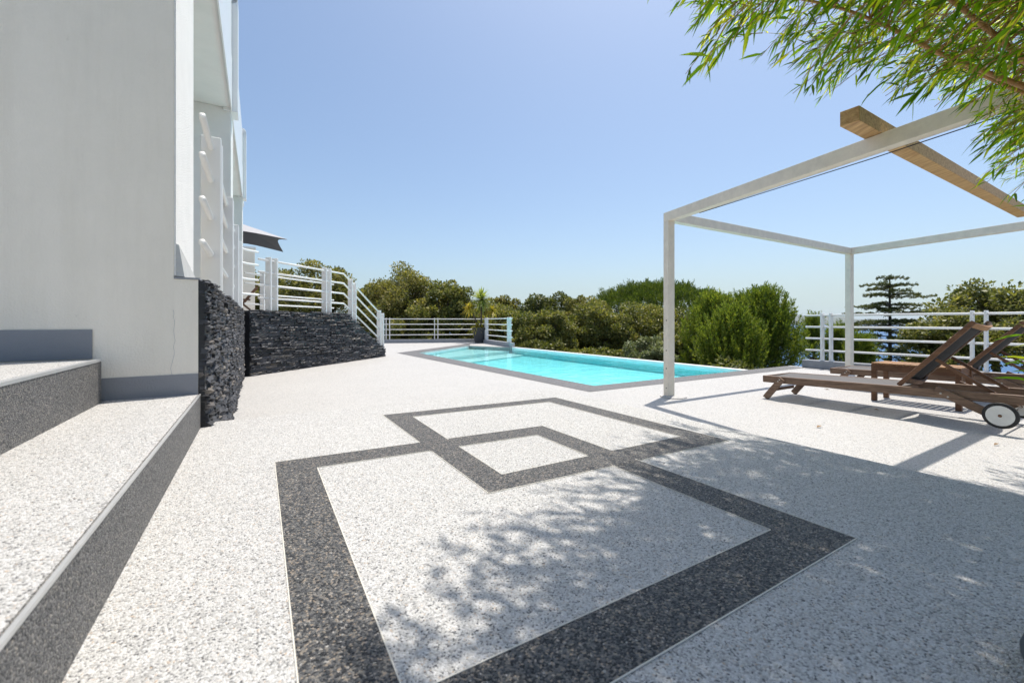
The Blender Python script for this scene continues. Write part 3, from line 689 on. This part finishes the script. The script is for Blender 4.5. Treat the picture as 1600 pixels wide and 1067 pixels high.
def trunk(mb, base, top, r, g, n=6):
    pts = []; base = Vector(base); top = Vector(top)
    for i in range(n):
        t = i / (n - 1); p = base.lerp(top, t)
        if 0 < i < n - 1: p += Vector((g.normal() * r * .6, g.normal() * r * .6, 0))
        pts.append(p)
    mb.tube(pts, [r * (1 - .6 * i / (n - 1)) for i in range(n)], 8); return pts
TREES = 'trees growing below the pool terrace'
def oak(name, label, cat, box, mat, nl=46, per=620, leaf=.15, ry=None, lump=(.14, .25), seed=1, loose=.0, group=TREES):
    if lump[0] < .15: nl, per = int(nl * 1.75), int(per * .64)
    g = np.random.default_rng(seed); cx, cy, rx, zt, zb = px_tree(*box); gz = ground_z(cx, cy); zb = max(zb, gz - .2)
    t = thing(name, (cx, cy, gz), label, cat, group); ry = ry or rx * .8; rz = (zt - zb) / 2; cz = (zt + zb) / 2
    tr = MB(); tp = Vector((cx + g.normal() * .2, cy, cz)); trunk(tr, (cx, cy, gz - .3), tp, .10 + .03 * rx, g)
    P = []; D = []; Ls = []; NB = []
    for k in range(nl):
        d = unit(g.normal(size=3)); d[2] = d[2] * .9 + .12; d = unit(d)
        rad = g.uniform(.62, .86) if k > nl // 4 else g.uniform(.1, .6)
        lr = g.uniform(*lump) * (rx + rz) / 2
        # uneven outline
        c = np.array([cx, cy, cz]) + d * np.array([rx, ry, rz]) * rad * (1 + .10 * g.normal())
        c[2] = min(c[2], zt - lr * .55)
        m = int(per * (.7 + .6 * g.random()))
        q = unit(g.normal(size=(m, 3))); rr = lr * (g.random((m, 1)) ** (.30)) * (1 + .25 * loose * g.normal(size=(m, 1)))
        sq = np.array([1, 1, .78]); P.append(c + q * rr * sq); D.append(q * .8 + g.normal(size=(m, 3)) * .7 + [0, 0, .25]); Ls.append(np.full(m, leaf) * g.uniform(.6, 1.25, m)); NB.append(q * .7 + [0, 0, .55])
        if k % 3 == 0: tr.tube([tp - ZD * rz * .5, tuple((Vector(c) + tp) / 2 - ZD * .15), tuple(c)], [.05, .035, .012], 5)
    P = np.concatenate(P); D = np.concatenate(D); Ls = np.concatenate(Ls)
    lo, hi = np.percentile(P, [.4, 99.6], axis=0)
    P[:, 2] = np.interp(P[:, 2], [lo[2], hi[2]], [zb, zt - leaf * .4]) + np.where(P[:, 2] > hi[2], P[:, 2] - hi[2], 0)
    P[:, 0] = (P[:, 0] - (lo[0] + hi[0]) / 2) * (2 * rx / (hi[0] - lo[0])) + cx
    v, q = leaves(P, D, Ls, Ls * .6, np.concatenate(NB), g=g)
    tr.build('trunk', M['bark'], t); np_mesh('crown', v, q, mat, t)
    return t
def needles(shoots, dirs, sl, nper, nl, nw, g):
    n = len(shoots); k = nper; s = np.repeat(shoots, k, 0); d = np.repeat(unit(dirs), k, 0); L = np.repeat(np.asarray(sl).reshape(-1, 1) * np.ones((n, 1)), k, 0)
    t = g.random((n * k, 1)); pos = s + d * L * t
    r = unit(g.normal(size=(n * k, 3))); r = unit(r - d * (r * d).sum(1, keepdims=True))
    dd = d * .75 + r * (.75 * (1.1 - t * .6))
    return leaves(pos, dd, nl * g.uniform(.7, 1.2, n * k), nw, g=g)
def young_pine(label, box, mat, n=1500, seed=1, name='pine_tree', taper=.55, sl=.42, nper=22, nl=.13, nw=.026, group=TREES, ry=None):
    g = np.random.default_rng(seed); cx, cy, rx, zt, zb = px_tree(*box); gz = ground_z(cx, cy); zb = max(zb, gz)
    t = thing(name, (cx, cy, gz), label, 'pine tree', group); ry = ry or rx * .85; H = zt - zb
    tr = MB(); trunk(tr, (cx, cy, gz - .3), (cx, cy, zt - .4), .05 + .035 * rx, g, 8)
    lobe = lambda a, h: .78 + .26 * math.sin(3 * a + 1.7 * seed + 5 * h) * math.cos(6 * h + seed) + .10 * math.sin(7 * a + 9 * h)
    S_, D_ = [], []
    tips = 30
    for k in range(tips * 4):
        # limbs from the trunk; each carries upright shoots
        hh = g.uniform(.04, 1.0) ** .9; zz = zb + H * hh; a = g.uniform(0, 2 * math.pi); rad = (1 - hh) ** taper * g.uniform(.5, 1.08) * lobe(a, hh)
        tip = np.array([cx + math.cos(a) * rx * rad, cy + math.sin(a) * ry * rad, min(zz + .25 * rad * g.random(), zt - .25 + .2 * g.random())]); root = np.array([cx, cy, zz - .25 * rad])
        tr.tube([tuple(root), tuple((root + tip) / 2 - [0, 0, .08]), tuple(tip)], [.028, .02, .008], 5)
        m = max(4, int(n * .62) // (tips * 4)); tt = g.uniform(.45, 1.0, (m, 1)) ** .5
        base = root + (tip - root) * tt + g.normal(size=(m, 3)) * [.13, .13, .10]
        S_.append(base); D_.append(unit((tip - root)) * .45 + g.normal(size=(m, 3)) * .22 + [0, 0, .95])
    nc = n // 4; a_ = g.uniform(0, 2 * math.pi, nc); h_ = g.uniform(.25, 1, nc) ** .8; r_ = (1 - h_) ** taper * g.uniform(.75, 1.12, nc) * np.array([lobe(aa, hh) for aa, hh in zip(a_, h_)])
    cs = np.stack([cx + np.cos(a_) * rx * r_, cy + np.sin(a_) * ry * r_, zb + (zt - zb - .55) * h_ + .05], 1); cd_ = np.stack([np.cos(a_) * .22, np.sin(a_) * .22, np.ones(nc)], 1) + g.normal(size=(nc, 3)) * .10
    vc, qc = needles(cs, cd_, g.uniform(.4, .95, nc), 48, nl * .85, nw * 1.05, g)
    S_ = np.concatenate(S_); D_ = np.concatenate(D_); top = S_[:, 2] > zt - .3; S_[top, 2] -= .1
    v, q = needles(S_, D_, sl * g.uniform(.6, 1.25, len(S_)), nper, nl, nw, g)
    q = np.concatenate([q, qc + len(v)]); v = np.concatenate([v, vc])
    tr.build('trunk', M['bark'], t); np_mesh('crown', v, q, mat, t); return t

# holm oaks and other trees beyond the terrace, left to right
oak('oak_tree', 'olive green oak behind the stair railing next to the house', 'tree', (372, 470, 420, 530, 30), M['oak_olive'], 40, 420, .17, seed=11)
oak('oak_tree', 'olive green oak topping out behind the bend of the stair railing', 'tree', (440, 570, 412, 535, 28), M['oak_olive'], 52, 420, .17, seed=12)
oak('oak_tree', 'tallest broad oak right of the stair railing, rising above the back railing', 'tree', (552, 708, 417, 545, 26), M['oak_olive'], 84, 520, .15, seed=13)
oak('oak_tree', 'darker shoulder oak sloping down toward the potted palm', 'tree', (645, 742, 440, 545, 25), M['oak'], 46, 480, .15, seed=14)
oak('oak_tree', 'low oak behind the potted palm', 'tree', (700, 800, 472, 550, 28), M['oak_olive'], 44, 420, .15, seed=15)
oak('oak_tree', 'small pale oak peeking up right of the potted palm', 'tree', (750, 812, 464, 540, 33), M['oak_olive'], 30, 380, .17, seed=16)
oak('oak_tree', 'dark round topped oak above the left end of the infinity edge', 'tree', (806, 905, 460, 540, 31), M['oak_dark'], 50, 460, .17, seed=17)
oak('oak_tree', 'bushy oak directly behind the far left corner of the pool', 'tree', (790, 905, 489, 575, 21), M['oak'], 60, 520, .13, seed=18)
oak('oak_tree', 'bushy oak in the middle of the row behind the pool', 'tree', (880, 985, 476, 580, 22), M['oak'], 62, 520, .13, seed=19)
oak('oak_tree', 'bushy oak behind the pool just left of the pergola post', 'tree', (950, 1075, 477, 582, 23), M['oak'], 66, 520, .13, seed=20)
oak('oak_tree', 'oak filling the gap behind the stair foot and back railing', 'tree', (600, 700, 480, 560, 24), M['oak'], 40, 420, .15, seed=21)
oak('shrub', 'yellow green shrub under the end post of the back railing', 'shrub', (792, 900, 534, 590, 19), M['cover'], 40, 420, .12, seed=22, group=None)
oak('shrub', 'pale silvery olive bush behind the infinity edge left of the pergola post', 'shrub', (975, 1050, 528, 590, 16.5), M['pale'], 40, 420, .10, seed=23, loose=.6, group=None)
oak('shrub', 'low dark green bush behind the middle of the infinity edge', 'shrub', (885, 990, 545, 590, 17), M['oak'], 40, 400, .11, seed=24, group=None)
# stone pine dome
def stone_pine():
    g = np.random.default_rng(31); cx, cy, rx, zt, zb = px_tree(915, 1135, 446, 540, 36); gz = ground_z(cx, cy)
    t = thing('pine_tree', (cx, cy, gz), 'dark green umbrella pine with a wide smooth dome behind the oaks', 'pine tree', TREES)
    tr = MB(); trunk(tr, (cx, cy, gz - .3), (cx, cy, zt - 1.2), .22, g, 8); n = 4200
    a = g.uniform(0, 2 * math.pi, n); r = np.sqrt(g.random(n)); h = np.sqrt(np.maximum(1 - r ** 2, 0))
    lum = 1 + .09 * np.sin(a * 6 + r * 9) * np.cos(a * 4 - r * 13) + .04 * g.normal(size=n)
    base = np.stack([cx + np.cos(a) * r * rx * lum, cy + np.sin(a) * r * rx * .8, zt - 3.4 + 3.2 * h * lum - g.random(n) * .5], 1)
    D = np.stack([np.cos(a) * r * .8, np.sin(a) * r * .8, .55 + h], 1) + g.normal(size=(n, 3)) * .2
    v, q = needles(base, D, .5, 14, .26, .045, g)
    for k in range(9):
        an = k * .7; tr.tube([(cx, cy, zt - 3.6), (cx + math.cos(an) * rx * .4, cy + math.sin(an) * rx * .3, zt - 2.4), (cx + math.cos(an) * rx * .75, cy + math.sin(an) * rx * .6, zt - 1.9)], [.12, .08, .03], 6)
    tr.build('trunk', M['bark'], t); np_mesh('crown', v, q, M['stone_pine'], t)
stone_pine()
young_pine('bright green young pine just right of the front pergola post', (1045, 1185, 464, 594, 17.5), M['pine'], 2200, 41, nper=18)
young_pine('bright green bushy pine with upright candles left of the right railing', (1120, 1266, 458, 596, 16), M['pine'], 2800, 42, nper=18)
young_pine('low pine filling between the two bright pines', (1070, 1215, 488, 604, 15), M['pine'], 1800, 43, nper=18)
young_pine('pine with ragged tip filling the saddle between the two bright pines', (1105, 1225, 466, 596, 18.5), M['pine'], 2400, 47, nper=18)
young_pine('small slim pine seen through the end of the right railing', (1250, 1292, 496, 575, 22), M['pine'], 420, 44, nper=14)
young_pine('little pine with its tip below the second rail near the pergola post', (1284, 1330, 512, 585, 20), M['pine'], 420, 45, nper=14)
young_pine('little pine right behind the rear pergola post', (1318, 1372, 528, 590, 18), M['pine'], 420, 46, nper=14)

def cedar():
    g = np.random.default_rng(51); Z = 27; cx = (1390 - 800) / 660 * Z; cy = Z; gz = ground_z(cx, cy); zt = 1 + (503 - 430) / 660 * Z; zb = 1 + (503 - 556) / 660 * Z
    t = thing('cedar_tree', (cx, cy, gz), 'dark tiered cedar with flat spreading branches in front of the sea', 'tree', TREES)
    tr = MB(); tr.tube([(cx, cy, gz - .5), (cx + .03, cy, (gz + zt) / 2), (cx, cy, zt)], [.13, .09, .03], 8); P = []; D = []
    tiers = 15
    for k in range(tiers):
        f = k / (tiers - 1); z = zt - .15 - (zt - zb) * f ** .92 + g.normal() * .05; rad = .75 + 1.4 * min(f * 2.4, 1); nb = 6 + (k % 2)
        for j in range(nb):
            a = 2 * math.pi * (j + g.random() * .9) / nb + k * 1.3; L = rad * g.choice([.3, .6, .8, 1.0, 1.15, 1.35]) * g.uniform(.85, 1.1)
            dirv = np.array([math.cos(a), math.sin(a), 0]); rise = g.uniform(-.10, .20) * L
            p0 = np.array([cx, cy, z - .06 + g.normal() * .06]); p1 = p0 + dirv * L * .5 + [0, 0, rise * .8 + .05]; p2 = p0 + dirv * L + [0, 0, rise + g.uniform(-.1, .06)]
            tr.tube([tuple(p0), tuple(p1), tuple(p2)], [.03, .018, .005], 5)
            m = int(190 * L); tt = g.uniform(.12, 1.03, (m, 1)) ** .8; side = np.array([-dirv[1], dirv[0], 0])
            w = .22 * L * np.sin(np.clip(tt, 0, 1) * math.pi * .8 + .15)
            base = np.where(tt < .5, p0 + (p1 - p0) * tt * 2, p1 + (p2 - p1) * (tt - .5) * 2) + side * w * g.uniform(-1, 1, (m, 1)) + np.array([0, 0, 1]) * (g.uniform(-.04, .06, (m, 1)) + .05 * np.sin(tt * 23 + k + j))
            P.append(base); D.append(dirv * .8 + side * g.uniform(-1, 1, (m, 1)) + g.normal(size=(m, 3)) * .35 + [0, 0, .3])
    P = np.concatenate(P); D = np.concatenate(D); v, q = leaves(P, D, g.uniform(.08, .18, len(P)), g.uniform(.035, .06, len(P)), g=g)
    tr.build('trunk', M['cedar_bark'], t); np_mesh('crown', v, q, M['cedar'], t)
cedar()
oak('oak_tree', 'loose leafy oak with a ragged top at the right edge, above the railing', 'tree', (1468, 1650, 441, 550, 16), M['broad'], 56, 300, .15, seed=61, lump=(.16, .28), loose=1)
oak('oak_tree', 'leafy oak behind the lounger backs, its crown below the top rail', 'tree', (1418, 1560, 487, 590, 15), M['broad'], 52, 330, .13, seed=62, lump=(.18, .28), loose=1)
oak('oak_tree', 'leafy oak at the right edge behind the farther lounger', 'tree', (1555, 1730, 462, 590, 14), M['broad'], 56, 330, .13, seed=63, lump=(.18, .28), loose=1)
# ground cover along the foot of the railing and the pool edge
def cover():
    g = np.random.default_rng(71); n = 90000
    u = g.uniform(10.7, 24, n); v = g.uniform(-3, 8, n); u2 = g.uniform(8.95, 16, n); v2 = g.uniform(5, 26, n)
    k = g.random(n) < .5; u = np.where(k, u, u2); v = np.where(k, v, v2); x = u * AX - v * AY; y = u * AY + v * AX
    top = -.2 - np.maximum(u - 9.5, 0) * .085 + .35 * np.sin(x * 1.7) * np.sin(y * 1.3); top = np.where(k, top + .05, top - 1.1)
    P = np.stack([x, y, top - g.random(n) ** 1.5 * 1.1], 1)
    v_, q = leaves(P, g.normal(size=(n, 3)) + [0, 0, .7], g.uniform(.08, .17, n), g.uniform(.04, .08, n), g=g)
    o = np_mesh('ground_cover', v_, q, M['cover']); tag(o, kind='stuff')
cover()
oak('shrub', 'dark evergreen bush low between the oaks and the bright pines', 'shrub', (1020, 1120, 515, 600, 19), M['oak'], 44, 420, .13, seed=25, group=None)
oak('oak_tree', 'oak between the dark round oak and the umbrella pine', 'tree', (868, 960, 466, 560, 27), M['oak_olive'], 50, 440, .15, seed=26)
oak('oak_tree', 'broad oak in the gap behind the back railing end post', 'tree', (735, 850, 478, 570, 25), M['oak'], 52, 440, .15, seed=27)

# ------------------------------------------------------------------ potted palm
yx, yy = (750 - 800) / 660 * 20.2, 20.2
yp = thing('potted_palm', (yx, yy, 0), 'spiky potted palm in a dark tapered pot beside the back railing', 'potted plant')
b = MB(); b.lathe((yx, yy, 0), [(.23, .003), (.25, .02), (.36, .62), (.385, .66), (.385, .72), (.35, .72), (.33, .68), (.01, .675)], 32); b.build('pot', M['pot'], yp)
b = MB(); b.lathe((yx, yy, 0), [(.325, .66), (.325, .69), (.01, .692)], 24); b.build('soil', M['soil'], yp)
b = MB(); b.tube([(yx + .04, yy, .64), (yx + .06, yy, 1.2), (yx + .05, yy, 2.05)], [.045, .04, .03], 8)
b.tube([(yx - .06, yy, .64), (yx - .25, yy, 1.2), (yx - .5, yy, 1.62)], [.035, .03, .02], 8); b.tube([(yx + .1, yy, .64), (yx + .35, yy + .1, 1.15), (yx + .55, yy + .1, 1.5)], [.035, .03, .02], 8); b.build('stem', M['bark'], yp)
def rosette(c, n, L, w, mat, droop=.25, seed=0):
    g = np.random.default_rng(seed); d = unit(g.normal(size=(n, 3)) + [0, 0, .35]); V = []; Q = []
    s = unit(np.cross(d, [0, 0, 1.0]) + 1e-6); Ln = L * g.uniform(.75, 1.1, (n, 1)); c = np.asarray(c)
    for i in range(n):
        k = len(V); m1 = c + d[i] * Ln[i] * .5; e = c + d[i] * Ln[i] + np.array([0, 0, -droop * Ln[i][0] * .5])
        V += [c - s[i] * w * .3, c + s[i] * w * .3, m1 + s[i] * w * .5, m1 - s[i] * w * .5, e + s[i] * .003, e - s[i] * .003]
        Q += [(k, k + 1, k + 2, k + 3), (k + 3, k + 2, k + 4, k + 5)]
    np_mesh('leaf_rosette', np.array(V), np.array(Q), mat, yp)
rosette((yx + .05, yy, 2.08), 170, .66, .07, M['yucca'], .2, 1)
rosette((yx - .5, yy, 1.64), 90, .48, .06, M['yucca_yellow'], .5, 2)
rosette((yx + .56, yy + .1, 1.52), 90, .46, .06, M['yucca_yellow'], .5, 3)
rosette((yx - .15, yy - .1, .74), 60, .42, .06, M['yucca_yellow'], .7, 4)
rosette((yx + .12, yy - .1, .72), 26, .30, .05, M['yucca_yellow'], .7, 5)

# ------------------------------------------------------------------ bamboo over the patio
g = np.random.default_rng(81)
bam = thing('bamboo', (3.3, .9, 0), 'tall leafy bamboo clump arching over the patio from the right', 'bamboo')
culm_defs = [[(3.0, 1.15, 0), (2.75, 1.55, 1.3), (2.30, 1.80, 2.02), (2.05, 1.92, 2.42), (1.55, 2.05, 3.0), (1.0, 2.1, 3.4)],
             [(3.15, .9, 0), (2.95, 1.3, 1.2), (2.45, 1.85, 1.95), (2.13, 2.05, 2.28), (1.75, 2.2, 2.62), (1.3, 2.35, 2.85)],
             [(3.3, 1.0, 0), (3.1, 1.4, 1.3), (2.65, 2.0, 2.0), (2.3, 2.15, 2.3), (1.95, 2.3, 2.65)],
             [(3.0, .6, 0), (2.5, .8, 1.6), (1.7, .9, 2.7), (.9, 1.0, 3.2)],
             [(3.3, .4, 0), (2.9, .4, 1.6), (2.1, .5, 2.8), (1.2, .5, 3.4)],
             [(3.6, .7, 0), (3.5, .9, 1.6), (3.2, 1.2, 2.6), (2.7, 1.5, 3.3)],
             [(3.8, 1.0, 0), (3.9, 1.2, 1.5), (3.8, 1.5, 2.5), (3.5, 1.9, 3.2)]]
def smooth(pts, k=8):
    P = [Vector(p) for p in pts]; out = []
    for i in range(len(P) - 1):
        p0, p1, p2, p3 = P[max(i - 1, 0)], P[i], P[i + 1], P[min(i + 2, len(P) - 1)]
        for j in range(k):
            t = j / k; out.append(.5 * ((2 * p1) + (p2 - p0) * t + (2 * p0 - 5 * p1 + 4 * p2 - p3) * t * t + (3 * p1 - p0 - 3 * p2 + p3) * t ** 3))
    return out + [P[-1]]
for cd in culm_defs:
    pts = smooth(cd); n = len(pts); b = MB(); rad = []
    b.tube(pts, [.019 * (1 - .72 * i / (n - 1)) for i in range(n)], 8)
    acc = 0
    for i in range(1, n - 1):
        acc += (pts[i] - pts[i - 1]).length
        if acc > .17:
            acc = 0; tdir = (pts[i + 1] - pts[i - 1]).normalized(); r_ = .019 * (1 - .72 * i / (n - 1))
            b.lathe(pts[i], [(r_ * .9, -.006), (r_ * 1.35, 0), (r_ * .9, .006)], 8, tdir, (tdir.orthogonal()))
    b.build('culm', M['bamboo_culm'], bam, smooth=True)
# where sprays hang: under the arching culms, thinning out towards the middle of the patio
bx = np.array([-.5, .1, .18, .55, 1.0, 1.9, 2.6, 3.2, 4.4, 6]); bv = np.array([.2, .62, .72, 1.0, 1.22, 1.42, 1.3, 1.12, .90, .5])
lx = np.array([900, 1098, 1108, 1124, 1150, 1188, 1228, 1260, 1310, 1360, 1410, 1480, 1540, 1562, 1620, 1800, 2400]); ly = np.array([-400, -50, 20, 78, 62, 30, 60, 122, 118, 112, 130, 138, 152, 255, 285, 420, 700])
tw = []; tries = 0
while len(tw) < 13500 and tries < 1800000:
    tries += 1
    x, y, h = g.uniform(.1, 4.5), g.uniform(.45, 3.9), g.uniform(.72, 2.7)
    u, v = x * AX + y * AY, -x * AY + y * AX; us, vs_ = u - .287 * (h + .54), v - .117 * (h + .54)
    m = np.interp(us, bx, bv) - vs_
    if m < 0: continue
    px, py = 800 + 660 * x / y, 503 - 660 * h / y
    if py > np.interp(px, lx, ly): continue
    if math.dist((x, y, h), (0, 0, 0)) < 1.5: continue
    if m < .35 and g.random() > .12 + m * 1.6 + .25 * math.sin(u * 9 + 2) * math.sin(v * 11): continue
    if py > -60 and g.random() > np.interp(px, [1080, 1140, 1220, 1300, 1450, 1600], [.8, .30, .16, .24, .30, .34]): continue
    if abs((px - 1520) - py) < 42 and py < 150 and y < 2.15 and px > 1470: continue
    tw.append((x, y, h))
cl_pts = np.concatenate([np.array([tuple(p) for p in smooth(c)])[8:] for c in culm_defs])
twm = MB(); P = []; D = []; Ls = []
print('twigs', len(tw), tries)
for (x, y, h) in tw:
    tip = np.array([x, y, 1 + h]); dd = cl_pts - tip; near = cl_pts[np.argmin((dd ** 2).sum(1) + g.random(len(cl_pts)) * .15)]
    out = tip - near; L0 = np.linalg.norm(out); dirv = out / max(L0, .05) if L0 > .05 else unit(g.normal(size=3))
    dirv = unit(dirv * .6 + np.array([-.75, .25, -.18]) + g.normal(size=3) * .28)
    ln = g.uniform(.16, .34); st_ = tip - dirv * ln * .6; en = tip + dirv * ln * .4 + [0, 0, -.04]
    mid = (st_ + en) / 2 + [0, 0, .03]
    if L0 < .9 and g.random() < .3: twm.tube([tuple(near), tuple((near + st_) / 2 + [0, 0, .05]), tuple(st_), tuple(mid), tuple(en)], [.003, .0025, .002, .0016, .001], 4, False)
    else: twm.tube([tuple(st_), tuple(mid), tuple(en)], [.002, .0016, .001], 4, False)
    m = g.integers(9, 15)
    for i in range(m):
        t = g.uniform(.05, 1); p = st_ * (1 - t) ** 2 + 2 * mid * t * (1 - t) + en * t * t
        P.append(p); D.append(dirv * 1.0 + g.normal(size=3) * .48 + [0, 0, -.32]); Ls.append(g.uniform(.04, .088))
P = np.array(P); D = unit(np.array(D)); Ls = np.array(Ls).reshape(-1, 1)
def lances(P, D, Ls, wd):
    n = len(P); r = unit(g.normal(size=(n, 3)) * .7 + [0, 0, 1.0]); s = unit(np.cross(D, r)); nn = np.cross(s, D); w = wd * Ls
    bend = np.array([0, 0, -1.0]) * Ls
    v = np.stack([P, P + D * Ls * .28 + s * w * .5 + nn * w * .18, P + D * Ls * .3, P + D * Ls * .28 - s * w * .5 + nn * w * .18,
                  P + D * Ls * .62 + s * w * .40 + nn * w * .14 + bend * .05, P + D * Ls * .64 + bend * .05, P + D * Ls * .62 - s * w * .40 + nn * w * .14 + bend * .05, P + D * Ls + bend * .16], 1).reshape(-1, 3)
    f = np.array([(0, 1, 2, 2), (0, 2, 3, 3), (1, 4, 5, 2), (2, 5, 6, 3), (4, 7, 5, 5), (5, 7, 6, 6)])
    tri = np.array([(0, 1, 2), (0, 2, 3), (1, 4, 5), (1, 5, 2), (2, 5, 6), (2, 6, 3), (4, 7, 5), (5, 7, 6)])
    q = (np.arange(n)[:, None, None] * 8 + tri[None]).reshape(-1, 3); return v, q
v, q = lances(P, D, Ls, .145)
np_mesh('foliage', v, q, M['bamboo_leaf'], bam)
twm.build('twigs', M['bamboo_culm'], bam)
# low sprig in front of the loungers at the right edge
P = []; D = []
for k in range(70):
    c = np.array([2.62 + .25 * g.random(), 2.05 + .2 * g.normal() * .4, .62 + .42 * g.random()]); 
    P.append(c); D.append(np.array([-.8, .2, .15]) + g.normal(size=3) * .45)
P = np.array(P); D = unit(np.array(D)); v, q = lances(P, D, g.uniform(.08, .15, (len(P), 1)), .10)
sp = thing('bamboo', (2.95, 2.05, 0), 'low blurred bamboo sprig at the right edge before the loungers', 'bamboo')
np_mesh('foliage', v, q, M['bamboo_leaf'], sp)
b = MB()
for k in range(4): b.tube([(2.95 + .03 * k, 2.05, 0), (2.92 + .02 * k, 2.05, .5), (2.72 - .03 * k, 2.05, .85 + .05 * k)], [.006, .004, .002], 6)
b.build('culm', M['bamboo_culm'], sp)

# ------------------------------------------------------------------ small things
sc_ = thing('plant_saucer', (.900, .47, PZ), 'dark low round plant saucer at the bottom right corner', 'saucer')
b = MB(); b.lathe((.900, .47, PZ), [(.19, .003), (.21, .05), (.215, .055), (.20, .055), (.18, .02), (.01, .018)], 40); b.build('dish', M['pot'], sc_)
for (x, y, r_, s, lb_) in ((1280, 668, .4, .04, 'curled dry leaf on the white deck left of the lounger shadow'), (1369, 641, 1.9, .03, 'small dry leaf lying in the shadow of the nearer lounger'), (1292, 609, 2.7, .035, 'dry leaf on the deck behind the foot of the nearer lounger'), (1557, 696, .2, .03, 'tan dry leaf on the deck below the white wheel')):
    Z = 660 / (y - 503); X_ = (x - 800) / 660 * Z; b = MB(); c = Vector((X_, Z, .006)); d1 = Vector((math.cos(r_), math.sin(r_), 0)); d2 = Vector((-d1.y, d1.x, 0))
    b.add([c - d1 * s, c + d2 * s * .4 + ZD * .014, c + ZD * .003, c - d2 * s * .4 + ZD * .012, c + d1 * s + ZD * .01], [(0, 2, 1), (0, 3, 2), (1, 2, 4), (2, 3, 4)])
    o = b.build('dry_leaf', M['leaf_dry']); tag(o, lb_, 'leaf', 'dry leaves fallen on the deck')

# ------------------------------------------------------------------ summer haze over the bay
def haze():
    m = bpy.data.materials.new('haze'); m.use_nodes = True; n = m.node_tree.nodes; l = m.node_tree.links; n.clear()
    o = n.new('ShaderNodeOutputMaterial'); p = n.new('ShaderNodeVolumePrincipled'); p.inputs['Color'].default_value = (.80, .88, 1, 1); p.inputs['Density'].default_value = 3.8e-5
    l.new(p.outputs[0], o.inputs['Volume'])
    b = MB(); b.box((0, 9000, 80), (14000, 0, 0), (0, 11000, 0), (0, 0, 145)); h = b.build('haze', m); tag(h, kind='stuff')
HAZE = True
if HAZE: haze()
